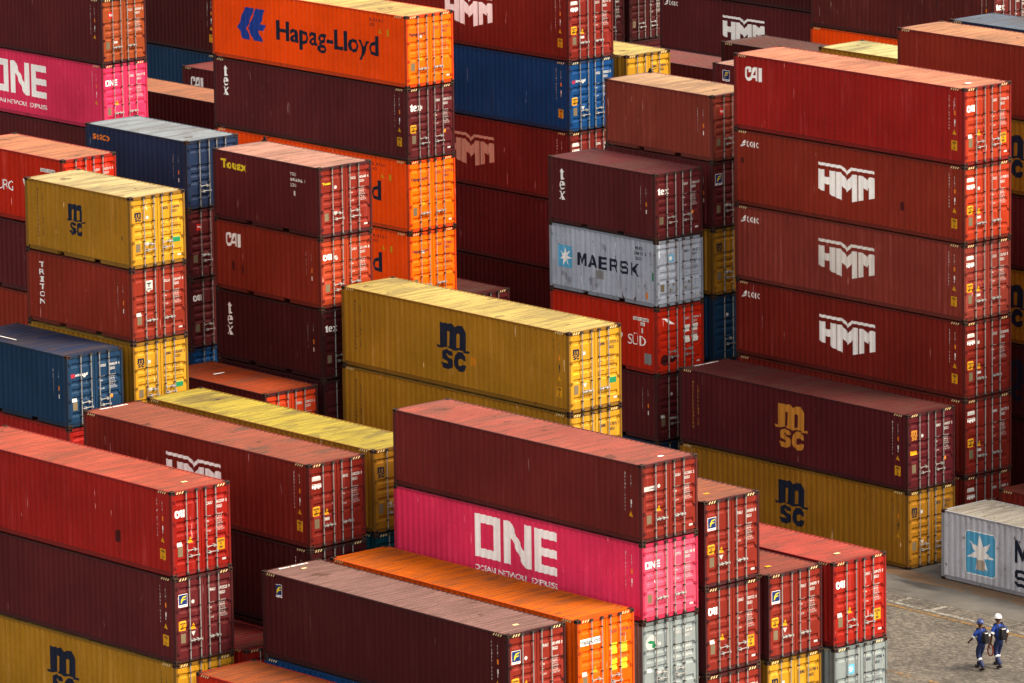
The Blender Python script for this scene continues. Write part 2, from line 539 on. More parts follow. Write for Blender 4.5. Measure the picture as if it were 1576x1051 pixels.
def lay(tf, typ, where, lift, name):
    """turn (u,v) tris into a mesh on the side panel or the doors"""
    L, H = DIM[typ]
    V, F = tf
    bm = bmesh.new()
    vs = [bm.verts.new((x, y, 0)) for x, y in V]
    for f in F:
        try: bm.faces.new([vs[i] for i in f])
        except ValueError: pass
    bmesh.ops.triangulate(bm, faces=bm.faces[:], quad_method='BEAUTY', ngon_method='EAR_CLIP')
    us = [p[0] for p in V]; ws = [p[1] for p in V]
    u0, u1, w0, w1 = min(us), max(us), min(ws), max(ws)
    def cut(c, ax):
        co = (c, 0, 0) if ax == 0 else (0, c, 0)
        no = (1, 0, 0) if ax == 0 else (0, 1, 0)
        bmesh.ops.bisect_plane(bm, geom=bm.verts[:] + bm.edges[:] + bm.faces[:], plane_co=co, plane_no=no, dist=1e-6)
    if where == 'side':
        for u, d in CB[L]:
            if u0 + 1e-4 < u < u1 - 1e-4: cut(u, 0)
    elif where == 'door':
        for leaf in (0, 1):
            for y, d in groove_y(leaf):
                if u0 + 1e-4 < y < u1 - 1e-4: cut(y, 0)
        for z, d in groove_z(H):
            if w0 + 1e-4 < z < w1 - 1e-4: cut(z, 1)
    for v in bm.verts:
        u, w = v.co.x, v.co.y
        if where == 'side': v.co = (-L / 2 + u, -W / 2 + SIDE_Y + interp(CB[L], u) - lift, w)
        elif where == 'door': v.co = (L / 2 - 0.022 - door_depth(H, u, w) + lift, u - W / 2, w)
        elif where == 'rail': v.co = (-L / 2 + u, -W / 2 + 0.006 - lift, w)
        elif where == 'header': v.co = (L / 2 - 0.010 + lift, u - W / 2, w)
    bm.normal_update()
    out = Vector((0, -1, 0)) if where in ('side', 'rail') else Vector((1, 0, 0))
    for f in bm.faces:
        if f.normal.dot(out) < 0: f.normal_flip()
    me = bpy.data.meshes.new(name)
    me.materials.append(None)
    bm.to_mesh(me); bm.free()
    return me
DEC = {}
def decal(key, tf, typ, where, mat, name, parent, lift=0.003):
    k = (key, typ, where, lift)
    if k not in DEC: DEC[k] = lay(tf() if callable(tf) else tf, typ, where, lift, name)
    return link(name, DEC[k], mat, parent)

# ---- traced logos in metres (u from the left end, v from the base of a 2.896 m side unless noted)
m_ = [(5.34,2.32),(5.7,2.33),(5.72,2.3),(5.92,2.35),(6.11,2.31),(6.15,2.25),(6.35,2.34),(6.58,2.32),(6.7,2.23),(6.74,2.1),(6.73,1.46),(6.96,1.49),(6.96,1.41),(6.79,1.38),(6.66,1.39),(6.56,1.43),(6.37,1.46),(6.2,1.4),(5.97,1.41),(5.84,1.45),(5.77,1.5),(5.6,1.45),(5.4,1.4),(5.24,1.42),(5.15,1.47),(5.17,1.53),(5.26,1.51),(5.34,1.49)]
mh1 = [(5.7,1.52),(5.72,2.0),(5.79,2.07),(5.88,2.04),(5.86,1.51)]
mh2 = [(6.2,1.5),(6.21,1.98),(6.31,2.06),(6.43,2.02),(6.42,1.54)]
S_ = [(5.43,1.18),(5.5,1.32),(5.7,1.40),(5.9,1.36),(6.03,1.25),(5.96,1.18),(5.83,1.19),(5.75,1.26),(5.65,1.22),(5.66,1.17),(5.79,1.14),(5.99,1.04),(6.05,0.89),(5.95,0.75),(5.75,0.67),(5.55,0.7),(5.37,0.86),(5.46,0.92),(5.66,0.88),(5.8,0.88),(5.79,0.93),(5.62,0.99),(5.46,1.06)]
C_ = [(6.11,1.01),(6.16,1.24),(6.26,1.35),(6.4,1.40),(6.61,1.36),(6.71,1.28),(6.72,1.1),(6.56,1.11),(6.46,1.15),(6.37,1.12),(6.34,1.02),(6.37,0.9),(6.45,0.89),(6.55,0.96),(6.73,0.95),(6.7,0.77),(6.54,0.68),(6.35,0.69),(6.18,0.76),(6.12,0.88)]
LOGO_M = poly_tris([[m_, mh1, mh2], [S_], [C_]])
bar = [(4.51,2.17),(5.81,2.17),(6.06,1.99),(6.25,2.16),(7.52,2.16),(7.52,2.05),(6.29,2.05),(6.06,1.84),(5.79,2.05),(4.51,2.06)]
H_ = [(4.51,1.91),(4.83,1.91),(4.83,1.65),(5.1,1.65),(5.1,1.91),(5.42,1.91),(5.42,0.94),(5.1,1.02),(5.1,1.37),(4.83,1.38),(4.83,1.09),(4.51,1.16)]
M1 = [(5.48,1.91),(5.76,1.91),(6.07,1.64),(6.34,1.91),(6.62,1.91),(6.62,0.93),(6.33,0.86),(6.33,1.45),(6.07,1.2),(5.8,1.42),(5.79,0.86),(5.48,0.94)]
M2 = [(6.68,1.91),(6.94,1.91),(7.11,1.77),(7.25,1.91),(7.53,1.91),(7.53,1.15),(7.23,1.08),(7.23,1.52),(7.1,1.38),(6.94,1.48),(6.94,1.01),(6.68,0.95)]
LOGO_W = poly_tris([[bar], [H_], [M1], [M2]])
LOGO_O = poly_tris([[[(4.03,2.31),(5.32,2.31),(5.32,0.865),(4.03,0.865)], [(4.35,2.02),(5.01,2.02),(5.01,1.165),(4.35,1.165)]],
    [[(5.51,2.30),(5.84,2.30),(6.12,1.86),(6.47,1.40),(6.48,2.30),(6.82,2.30),(6.82,0.85),(6.5,0.85),(6.18,1.29),(5.85,1.76),(5.84,0.86),(5.51,0.86)]],
    [[(7.0,2.29),(8.1,2.29),(8.1,2.0),(7.31,2.0),(7.31,1.69),(8.1,1.69),(8.1,1.41),(7.31,1.41),(7.31,1.115),(8.1,1.115),(8.1,0.84),(7.0,0.84)]]])
hl1 = [(2.11,2.24),(2.7,2.24),(2.58,2.05),(2.40,1.66),(2.18,1.38),(2.44,0.92),(1.94,0.92),(1.82,1.14),(1.61,1.38),(1.84,1.71),(1.98,2.03)]
hl2 = [(2.8,2.24),(3.37,2.24),(3.24,1.91),(3.06,1.63),(3.41,1.63),(3.3,1.37),(2.95,1.36),(3.21,0.92),(2.61,0.92),(2.37,1.29),(2.25,1.38),(2.46,1.65),(2.69,2.06)]
LOGO_K = poly_tris([[hl1], [hl2]])
CA = [(0.58,2.37),(0.66,2.45),(0.85,2.46),(0.92,2.42),(0.92,2.25),(0.81,2.24),(0.81,2.36),(0.75,2.36),(0.72,2.32),(0.72,2.07),(0.8,2.03),(0.87,2.08),(1.01,2.40),(1.09,2.46),(1.29,2.46),(1.29,1.94),(1.15,1.94),(1.15,2.05),(1.03,2.05),(0.95,1.97),(0.82,1.91),(0.66,1.94),(0.58,2.03)]
LOGO_C = poly_tris([[CA, [(1.05,2.15),(1.15,2.36),(1.15,2.15)]], [[(1.36,2.46),(1.49,2.46),(1.49,1.93),(1.36,1.93)]]])
t_ = [(0.79,2.61),(0.83,2.54),(0.83,2.5),(0.87,2.5),(0.87,2.465),(0.83,2.465),(0.83,2.25),(0.88,2.21),(0.86,2.18),(0.76,2.16),(0.69,2.2),(0.69,2.46),(0.62,2.46),(0.64,2.50),(0.71,2.54)]
e_ = [(0.75,2.12),(0.85,2.10),(0.91,2.01),(0.91,1.94),(0.70,1.93),(0.74,1.85),(0.82,1.84),(0.89,1.87),(0.86,1.80),(0.75,1.77),(0.65,1.81),(0.60,1.92),(0.62,2.03),(0.67,2.10)]
eh = [(0.71,1.975),(0.81,1.98),(0.79,2.06),(0.74,2.065)]
x_ = [(0.57,1.71),(0.75,1.71),(0.79,1.61),(0.85,1.69),(0.82,1.71),(0.93,1.71),(0.89,1.68),(0.81,1.57),(0.89,1.42),(0.93,1.39),(0.75,1.39),(0.78,1.42),(0.74,1.49),(0.67,1.42),(0.70,1.39),(0.57,1.39),(0.62,1.43),(0.72,1.54),(0.63,1.67)]
LOGO_T = poly_tris([[t_], [e_, eh], [x_]])
def shift_loop(l, du, dv): return [(a + du, b + dv) for a, b in l]
LOGO_TH = poly_tris([[shift_loop(t_, -0.62, -2.16)], [shift_loop(e_, -0.34, -1.77), shift_loop(eh, -0.34, -1.77)], [shift_loop(x_, 0.02, -1.39)]])
def star(cx, cy, ro, ri, n=7, rot=90):
    p = []
    for i in range(2 * n):
        a = R(rot + 180 * i / n); r = ro if i % 2 == 0 else ri
        p.append((cx + r * math.cos(a), cy + r * math.sin(a)))
    return p
def rrect(a, b, c, d, r, n=5):
    p = []
    for cx, cy, s in ((b - r, d - r, 0), (a + r, d - r, 90), (a + r, c + r, 180), (b - r, c + r, 270)):
        for i in range(n + 1):
            t = R(s + 90 * i / n); p.append((cx + r * math.cos(t), cy + r * math.sin(t)))
    return p
def disc(cx, cy, r, n=16): return [(cx + r * math.cos(2 * math.pi * i / n), cy + r * math.sin(2 * math.pi * i / n)) for i in range(n)]
def seg(a, b, w):
    d = (Vector(b) - Vector(a)); n = Vector((-d.y, d.x)).normalized() * (w / 2)
    a = Vector(a); b = Vector(b)
    return [tuple(a + n), tuple(a - n), tuple(b - n), tuple(b + n)]
LOGO_KO = merge(poly_tris([[seg((0.31,2.25),(0.57,2.51),0.045)], [seg((0.40,2.27),(0.56,2.36),0.05)], [seg((0.43,2.385),(0.575,2.435),0.045)], [seg((0.33,2.30),(0.42,2.31),0.03)]]),
                fit(text_tris('KOIC', 1.0, 0.02, spacing=1.1), 0.64, 2.28, 1.32, 2.50))
def slab_letter(ch, x, y, w, h, t=0.046):
    s = []
    if ch == 'T': s = [((0, 1), (1, 1)), ((.5, 1), (.5, 0)), ((.2, 0), (.8, 0)), ((0.02, 1), (0.02, .72)), ((.98, 1), (.98, .72))]
    if ch == 'R': s = [((.2, 0), (.2, 1)), ((0, 1), (.78, 1)), ((.85, 1.05), (.85, .5)), ((.85, .52), (.2, .52)), ((.5, .52), (.9, 0)), ((0, 0), (.42, 0))]
    if ch == 'I': s = [((.5, 0), (.5, 1)), ((.2, 0), (.8, 0)), ((.2, 1), (.8, 1))]
    if ch == 'O': s = [((.3, 0), (.7, 0)), ((.7, 0), (.95, .3)), ((.95, .3), (.95, .7)), ((.95, .7), (.7, 1)), ((.7, 1), (.3, 1)), ((.3, 1), (.05, .7)), ((.05, .7), (.05, .3)), ((.05, .3), (.3, 0))]
    if ch == 'N': s = [((.15, 0), (.15, 1)), ((.85, 0), (.85, 1)), ((.15, 1), (.85, 0)), ((0, 0), (.35, 0)), ((0, 1), (.2, 1)), ((.65, 1), (1, 1))]
    out = []
    for a, b in s:
        out.append([seg((x + a[0] * w, y + a[1] * h), (x + b[0] * w, y + b[1] * h), t)])
    return out
def triton_tris():
    out = []
    for i, c in enumerate('TRITON'):
        top = 2.23 - i * 0.266
        w = 0.10 if c == 'I' else 0.25
        out.append(fit(text_tris(c, 1.0, 0.02), 0.865 - w / 2, top - 0.20, 0.865 + w / 2, top))
        if c == 'I': out.append(poly_tris([rect(0.775, 0.814, top - 0.20, top - 0.165), rect(0.916, 0.955, top - 0.20, top - 0.165), rect(0.775, 0.814, top - 0.035, top), rect(0.916, 0.955, top - 0.035, top)]))
    return merge(*out)

GL = {  # heavy block capitals in a 1 x 1 box, stroke 0.2
    'M': [[[(0,0),(0,1),(.24,1),(.5,.42),(.76,1),(1,1),(1,0),(.78,0),(.78,.62),(.58,.12),(.42,.12),(.22,.62),(.22,0)]]],
    'A': [[[(0,0),(.36,1),(.64,1),(1,0),(.76,0),(.69,.2),(.31,.2),(.24,0)], [(.38,.39),(.62,.39),(.5,.74)]]],
    'E': [[[(0,0),(0,1),(1,1),(1,.8),(.25,.8),(.25,.6),(.92,.6),(.92,.41),(.25,.41),(.25,.2),(1,.2),(1,0)]]],
    'R': [[[(0,0),(0,1),(.8,1),(.97,.86),(.97,.54),(.82,.4),(1,0),(.74,0),(.58,.38),(.25,.38),(.25,0)], [(.25,.56),(.25,.8),(.66,.8),(.73,.75),(.73,.61),(.66,.56)]]],
    'S': [[[(0,.14),(0,.28),(.25,.28),(.25,.2),(.75,.2),(.75,.4),(.14,.4),(0,.52),(0,.86),(.14,1),(.86,1),(1,.86),(1,.72),(.75,.72),(.75,.8),(.25,.8),(.25,.6),(.86,.6),(1,.48),(1,.14),(.86,0),(.14,0)]]],
    'K': [[[(0,0),(0,1),(.25,1),(.25,.6),(.68,1),(1,1),(.5,.54),(1,0),(.68,0),(.25,.42),(.25,0)]]],
    'L': [[[(0,0),(0,1),(.26,1),(.26,.2),(1,.2),(1,0)]]],
    'N': [[[(0,0),(0,1),(.26,1),(.76,.36),(.76,1),(1,1),(1,0),(.75,0),(.24,.66),(.24,0)]]],
    'D': [[[(0,0),(0,1),(.75,1),(1,.78),(1,.22),(.75,0)], [(.25,.2),(.68,.2),(.75,.3),(.75,.7),(.68,.8),(.25,.8)]]],
}
def block_text(word, u0, v0, u1, v1, gap=0.24):
    n = len(word); w = (u1 - u0) / (n + gap * (n - 1)); out = []
    for i, c in enumerate(word):
        x = u0 + i * w * (1 + gap)
        for lp in GL[c]: out.append([[(x + a * w, v0 + b * (v1 - v0)) for a, b in l] for l in lp])
    return poly_tris(out)

def stack_text(chars, u, vtop, step, h, wmax=0.105, bold=0.006):
    out = []
    for i, c in enumerate(chars):
        if c == ' ': continue
        t = text_tris(c, 1.0, 0.03)
        V, F = t
        if not V: continue
        w = max(p[0] for p in V) - min(p[0] for p in V); hh = max(p[1] for p in V) - min(p[1] for p in V)
        ww = min(wmax, h * w / max(hh, 1e-3)); v = vtop - i * step
        out.append(fit(t, u - ww / 2, v - h, u + ww / 2, v))
    return merge(*out)

def dz(typ): return DIM[typ][1] - 2.896       # logos hang from the top

# ---- side decorations
def d_wing(p, typ, mat=None): decal('wing', move(LOGO_W, 0, dz(typ)), typ, 'side', mat or WHITE, 'side_lettering', p)
def d_koic(p, typ): decal('koic', LOGO_KO, typ, 'side', WHITE, 'owner_mark', p)
def d_cai(p, typ, mat=None):
    if typ == '20S': decal('cai', fit(LOGO_C, 0.62, 1.66, 1.47, 2.17), typ, 'side', mat or WHITE, 'side_lettering', p)
    else: decal('cai', LOGO_C, typ, 'side', mat or WHITE, 'side_lettering', p)
def d_msc(p, typ, mat=None, small=None, twocol=True):
    mat = mat or NAVYL
    if typ == '20S':
        decal('msc', fit(LOGO_M, 2.39, 0.84, 3.42, 1.97), typ, 'side', mat, 'side_logo', p)
        decal('med', stack_text('MEDITERRANEAN', 0.74, 2.29, 0.139, 0.095), typ, 'side', small or mat, 'side_lettering', p)
        decal('shp', stack_text('SHIPPING CO', 1.01, 2.13, 0.14, 0.105, 0.11), typ, 'side', small or mat, 'side_lettering', p)
    else:
        decal('msc', LOGO_M, typ, 'side', mat, 'side_logo', p)
        decal('med', stack_text('MEDITERRANEAN', 0.74, 2.48, 0.1425, 0.10), typ, 'side', small or mat, 'side_lettering', p)
        decal('shp', stack_text('SHIPPING CO', 1.01, 2.33, 0.140, 0.108, 0.11), typ, 'side', small or mat, 'side_lettering', p)
def d_tex(p, typ): decal('tex', move(LOGO_T, 0.0, dz(typ) - (0.12 if typ == '20S' else 0)), typ, 'side', WHITE, 'side_lettering', p)
def d_one(p, typ):
    decal('one', move(LOGO_O, 0, 0.12 if typ == '40H' else 0), typ, 'side', WHITE, 'side_lettering', p)
    decal('one2', move(merge(fit(text_tris('OCEAN', 1.0, 0.015), 4.03, 0.41, 5.06, 0.60), fit(text_tris('NETWORK', 1.0, 0.015), 5.23, 0.41, 6.67, 0.60), fit(text_tris('EXPRESS', 1.0, 0.015), 6.82, 0.41, 8.11, 0.60)), 0, 0.07 if typ == '40H' else 0), typ, 'side', WHITE, 'side_slogan', p)
def d_hl(p, typ):
    decal('hlk', LOGO_K, typ, 'side', BLUEL, 'side_emblem', p)
    decal('hlt', fit(text_tris('Hapag-Lloyd', 1.0, 0.02), 4.1, 0.86, 10.42, 1.92), typ, 'side', NAVYL, 'side_lettering', p)
    decal('hlid', merge(fit(text_tris('HLXU 501', 0.2), 9.9, 2.50, 10.7, 2.62), fit(text_tris('45G1', 0.2), 9.9, 2.30, 10.2, 2.42)), typ, 'side', NAVYL, 'side_code', p)
    decal('hltri', poly_tris([[[(10.42,2.05),(10.66,2.05),(10.54,2.28)]]]), typ, 'side', YEL, 'warning_triangle', p)
    decal('hlst', poly_tris([rect(10.95,11.12,1.98,2.24)]), typ, 'side', YEL, 'height_sticker', p)
def d_triton(p, typ): decal('tri', triton_tris, typ, 'side', WHITE, 'side_lettering', p)
def d_touax(p, typ):
    decal('tou', fit(text_tris('Touax', 1.0, 0.035, spacing=1.12), 0.44, 1.93, 1.90, 2.28), typ, 'side', YELL, 'side_lettering', p)
    decal('touid', merge(fit(text_tris('TGCU', 0.2, .004), 4.42, 2.13, 4.74, 2.25), fit(text_tris('0856806 1', 0.2, .004), 4.42, 1.93, 5.2, 2.05), fit(text_tris('22G1', 0.2, .004), 4.42, 1.73, 4.74, 1.85), poly_tris([rect(4.55, 4.68, 1.40, 1.58)])), typ, 'side', GREYW, 'side_code', p)
def d_seaco(p, typ): decal('sea', fit(text_tris('seaco', 1.0, 0.02, spacing=1.08), 0.46, 2.03, 1.43, 2.24), typ, 'side', ORG, 'side_lettering', p)
def d_star20(p, typ):
    decal('sq', poly_tris([rect(0.50, 1.30, 0.93, 1.78)]), typ, 'side', SKYB, 'logo_panel', p)
    decal('st', poly_tris([[star(0.90, 1.35, 0.37, 0.135, rot=96)]]), typ, 'side', WHITE, 'star', p, 0.005)
    decal('mk', block_text('MAERSK', 1.6, 1.115, 5.08, 1.615), typ, 'side', NAVYL, 'side_lettering', p)
    decal('mp', poly_tris([rect(2.59, 3.08, 0.73, 1.06)]), typ, 'side', GREYP, 'primer_patch', p, 0.0025)
    decal('mid', merge(fit(text_tris('MRKU', 0.2, .006), 4.85, 2.16, 5.3, 2.28), fit(text_tris('348127 2', 0.2, .006), 4.85, 1.96, 5.45, 2.08), fit(text_tris('22G1', 0.2, .006), 4.85, 1.76, 5.2, 1.88)), typ, 'side', NAVYL, 'side_code', p)
    decal('mos', poly_tris([rect(5.42, 5.58, 0.30, 0.56)]), typ, 'side', ORG, 'orange_sticker', p)
    decal('mgs', poly_tris([rect(5.80, 5.90, 1.05, 1.38)]), typ, 'side', GRN, 'green_sticker', p)
def d_star40(p, typ):
    decal('sqb', poly_tris([[rrect(1.15, 2.77, 0.43, 2.05, 0.20)]]), typ, 'side', WHITE, 'logo_panel_border', p, 0.0025)
    decal('sq', poly_tris([[rrect(1.19, 2.73, 0.47, 2.01, 0.17)]]), typ, 'side', SKYB, 'logo_panel', p, 0.0045)
    decal('st', poly_tris([[star(1.96, 1.25, 0.70, 0.27, rot=93)]]), typ, 'side', WHITE, 'star', p, 0.006)
    decal('stp', poly_tris([rect(1.74, 2.20, 0.64, 1.02)]), typ, 'side', paint('faded_tan_patch', (0.42, 0.35, 0.27)), 'faded_patch', p, 0.008)
    decal('mk', merge(block_text('MAERSK', 3.66, 1.22, 9.3, 2.06), block_text('SEALAND', 3.66, 0.36, 9.9, 0.99)), typ, 'side', NAVYL, 'side_lettering', p)
def d_sud(p, typ):
    V = [fit(text_tris('HAMBURG', 1.0, -0.004), 0.75, 1.08, 3.05, 1.46), fit(text_tris('S\u00dcD', 1.0, -0.004), 4.42, 1.05, 5.40, 1.52)]
    decal('sud', merge(*V), typ, 'side', WHITE, 'side_lettering', p)
    fl = [(3.14,1.63),(3.35,1.52),(3.63,1.36),(3.5,1.2),(3.33,1.05),(3.42,1.25),(3.48,1.36),(3.35,1.42),(3.22,1.48),(3.25,1.3),(3.3,1.1),(3.2,1.3)]
    decal('flag', move(poly_tris([[fl]]), 0.5, 0.0), typ, 'side', WHITE, 'side_pennant', p)
    decal('sid', poly_tris([rect(4.73, 5.60, 2.02, 2.15), rect(5.1, 5.36, 1.84, 1.98), rect(5.14, 5.28, 1.55, 1.74)]), typ, 'side', GREYW, 'side_code_plate', p)
    decal('sit', merge(fit(text_tris('SUDU 119046 3', 0.2), 4.76, 2.04, 5.57, 2.13), fit(text_tris('22G1', 0.2), 5.13, 1.86, 5.33, 1.96)), typ, 'side', NAVYL, 'side_code', p, 0.006)
    decal('spt', poly_tris([rect(5.34, 5.69, 0.38, 0.80)]), typ, 'side', GREYP, 'primer_patch', p)
def d_ff(p, typ, where='side', u=0.66, v=2.13, s=1.0, mat=None):
    w, h = 0.37 * s, 0.43 * s
    decal(('ffb', u, v), poly_tris([rect(u, u + w, v, v + h)]), typ, where, WHITE, 'logo_border', p, 0.003)
    decal(('ffn', u, v), poly_tris([rect(u + .014 * s, u + w - .014 * s, v + .075 * s, v + h - .014 * s)]), typ, where, BADGE, 'logo_field', p, 0.005)
    f = [[(u + .09 * s, v + .13 * s), (u + .13 * s, v + .13 * s), (u + .16 * s, v + .20 * s), (u + .22 * s, v + .23 * s), (u + .29 * s, v + .235 * s), (u + .30 * s, v + .265 * s), (u + .21 * s, v + .262 * s), (u + .18 * s, v + .25 * s), (u + .195 * s, v + .30 * s), (u + .31 * s, v + .325 * s), (u + .32 * s, v + .365 * s), (u + .17 * s, v + .34 * s), (u + .11 * s, v + .24 * s)]]
    decal(('fft', u, v), poly_tris([rect(u + .05 * s, u + w - .05 * s, v + .028 * s, v + .052 * s)]), typ, where, BADGE, 'logo_line', p, 0.005)
    decal(('fff', u, v), poly_tris([f]), typ, where, YELL, 'logo_flash', p, 0.007)

def roof_plate(du, dv, su=0.16, sv=0.26, mat=None):
    # small plate lying on the flat strip near the door end (du from the doors, dv from the near side)
    def f(p, typ):
        L, H = DIM[typ]
        m = MB(); x, y, z = L / 2 - du, -W / 2 + dv, H - 0.004
        m.quad((x - su, y, z), (x, y, z), (x, y + sv, z), (x - su, y + sv, z))
        link('roof_plate', m.mesh('roof_plate'), mat or WHITE, p)
    return f
def roof_code(text):
    # white code painted on the flat strip at the far end
    def f(p, typ):
        L, H = DIM[typ]
        V, F = fit(text_tris(text, 0.2, 0.008), 0.55, 0.0, 1.75, 0.13)
        me = bpy.data.meshes.new('roof_code')
        me.from_pydata([(-L / 2 + 0.32 - v, -W / 2 + u, H - 0.004) for u, v in V], [], [q for q in F]); me.materials.append(None)
        link('roof_code', me, WHITE, p)
    return f
def d_patch(u0, u1, v0, v1, mat=None, name='paint_patch'):
    return lambda p, typ: decal((name, u0, v0), poly_tris([rect(u0, u1, v0, v1)]), typ, 'side', mat or paint('dark_touch_up_paint', SF(66, 22, 22)), name, p, 0.0022)
def d_marks(p, typ, mat=None, code='CAIU1470668', tri=True, sticker=True, orange=True):
    """small vertical codes and stickers near the right end of a side"""
    L, H = DIM[typ]
    mat = mat or GREYW
    u1, u2 = L - 0.81, L - 0.53
    if typ == '20S':
        t1, t2, tm = 2.02, 2.0, 0.02
        decal(('mk', code[:4]), merge(stack_text(code, u1 - .05, t1, 0.085, 0.062, 0.06), stack_text('22G1', u2, t2, 0.085, 0.062, 0.06), poly_tris([rect(u2 - .05, u2 + .05, 1.02, 1.17)])), typ, 'side', mat, 'side_code', p)
        if orange: decal('om', poly_tris([rect(u2 - .055, u2 + .055, 1.30, 1.46)]), typ, 'side', ORG, 'height_mark', p)
    else:
        o = dz(typ)
        decal(('mk', code[:4]), merge(stack_text(code, u1, 2.57 + o, 0.118, 0.085, 0.075), stack_text('45G1', u2, 2.50 + o, 0.11, 0.08, 0.07), poly_tris([rect(u2 - .055, u2 + .055, 1.55 + o, 1.70 + o), rect(u2 - .03, u2 + .03, 1.44 + o, 1.53 + o)])), typ, 'side', mat, 'side_code', p)
        if orange: decal('om', poly_tris([rect(u2 - .06, u2 + .06, 1.86 + o, 2.02 + o)]), typ, 'side', ORG, 'height_mark', p)
        if tri: decal('tr', poly_tris([[[(u2 - .14, 1.14 + o), (u2 + .10, 1.14 + o), (u2 - .02, 1.37 + o)]]]), typ, 'side', YEL, 'warning_triangle', p)
        if sticker:
            decal('ys', poly_tris([rect(u2 - .17, u2 + .12, 0.56 + o, 0.92 + o)]), typ, 'side', YEL, 'caution_sticker', p)
            decal('yst', fit(text_tris('CAUTION\n9\'6"\nHIGH', 0.1, .004, align='CENTER'), u2 - .14, 0.60 + o, u2 + .09, 0.88 + o), typ, 'side', BLACK, 'sticker_text', p, 0.006)

# ---- door decorations (y measured from the left edge seen from outside)
WEIGHTS = 'MAX.WT.  32,500 KG\n         71,650 LB\nTARE      3,860 KG\n          8,510 LB\nNET      28,640 KG\n         63,140 LB\nCU.CAP.   76.4 CU.M\n        2,700 CU.FT'
WEIGHTS_L = 'MAX.WT.\n\nTARE\n\nNET\n\nCU.CAP.'
WEIGHTS_R = '32,500 KG\n71,650 LB\n3,860 KG\n8,510 LB\n28,640 KG\n63,140 LB\n76.4 CU.M\n2,700 CU.FT'
def door_decor(left, right, typ, spec, mat):
    L, H = DIM[typ]
    s = (H - 0.31) / (2.896 - 0.31)
    Z = lambda z: 0.165 + (z - 0.165) * s
    code, size = spec.get('code', 'TGHU 418066 2'), ('22G1' if typ == '20S' else '45G1' if typ == '40H' else '42G1')
    a, b, c = (code.split(' ') + ['', ''])[:3]
    code_tf = merge(fit(text_tris(a, 0.2, .006), 1.43, Z(2.235), 1.70, Z(2.345)), fit(text_tris(b, 0.2, .006), 1.84, Z(2.235), 2.20, Z(2.345)), *( [fit(text_tris(c, 0.2, .006), 2.25, Z(2.235), 2.30, Z(2.345))] if c else []), fit(text_tris(size, 0.2, .006), 1.86, Z(2.07), 2.10, Z(2.18)))
    decal(('code', code), code_tf, typ, 'door', mat, 'container_code', right)
    decal('wl', merge(fit(text_tris(WEIGHTS_L, 0.1, 0), 1.42, Z(1.33), 1.66, Z(1.88)), fit(text_tris(WEIGHTS_R, 0.1, 0), 1.87, Z(1.31), 2.18, Z(1.90))), typ, 'door', mat, 'weight_table', right)
    logo = spec.get('dlogo')
    if logo == 'cai': decal('cai', fit(LOGO_C, 0.14, Z(1.98), 0.54, Z(2.24)), typ, 'door', WHITE, 'door_lettering', left)
    if logo == 'msc': decal('msc', fit(LOGO_M, 0.16, Z(1.90), 0.53, Z(2.28)), typ, 'door', spec.get('dlmat', NAVYL), 'door_logo', left)
    if logo == 'hmm':
        decal('hmm', fit(LOGO_W, 0.14, Z(2.02), 0.54, Z(2.20)), typ, 'door', WHITE, 'door_lettering', left)
        decal('koc', poly_tris([rect(0.14, 0.52, Z(2.31), Z(2.45))]), typ, 'door', DOORW, 'owner_sticker', left)
    if logo == 'tex': decal('tex', fit(LOGO_TH, 0.14, Z(1.97), 0.72, Z(2.27)), typ, 'door', WHITE, 'door_lettering', left)
    if logo == 'one': decal('one', fit(LOGO_O, 0.14, Z(1.96), 0.78, Z(2.22)), typ, 'door', WHITE, 'door_lettering', left)
    if logo == 'hl':
        decal('hlt', fit(text_tris('Hapag-Lloyd', 1.0, 0.02), 0.15, Z(2.02), 0.98, Z(2.22)), typ, 'door', NAVYL, 'door_lettering', left, 0.006)
        if spec.get('hlwhite'): decal('hlw', poly_tris([rect(0.13, 1.0, Z(2.02), Z(2.24))]), typ, 'door', WHITE, 'lettering_panel', left, 0.003)
    if logo == 'ff': d_ff(left, typ, 'door', 0.16, Z(1.90))
    if logo == 'star':
        q = decal('dsq', poly_tris([rect(0.60, 0.92, Z(1.93), Z(2.25))]), typ, 'door', SKYB, 'logo_panel', left, 0.003)
        decal('dst', poly_tris([[star(0.76, Z(2.09), 0.14, 0.05)]]), typ, 'door', WHITE, 'star', left, 0.006)
    if logo == 'tal':
        decal('tlb', poly_tris([rect(0.40, 0.66, Z(2.02), Z(2.30))]), typ, 'door', REDS, 'owner_sticker', left, 0.003)
        decal('tlt', fit(text_tris('TAL', .2, .01), 0.43, Z(2.12), 0.63, Z(2.21)), typ, 'door', WHITE, 'owner_lettering', left, 0.006)
    if logo == 'touax': decal('tou', fit(text_tris('Touax', 1.0, 0.05), 0.15, Z(2.17), 0.56, Z(2.27)), typ, 'door', YELL, 'door_lettering', left)
    if logo == 'nyk':
        decal('nyk', merge(fit(text_tris('NYK LINE', 1.0, 0.02, shear=0.3), 0.36, Z(2.03), 0.92, Z(2.12))), typ, 'door', WHITE, 'door_lettering', left)
        decal('nkf', poly_tris([rect(0.17, 0.34, Z(2.0) + i * 0.035, Z(2.0) + i * 0.035 + 0.02) for i in range(4)]), typ, 'door', REDS, 'door_flag', left)
    if logo == 'cube':
        decal('cbw', poly_tris([rect(0.12, 0.58, Z(1.90), Z(2.07))]), typ, 'door', DOORW, 'owner_sticker', left, 0.003)
        decal('cbt', fit(text_tris('Cronos', 1.0, 0.02), 0.34, Z(1.95), 0.56, Z(2.02)), typ, 'door', NAVYL, 'owner_lettering', left, 0.006)
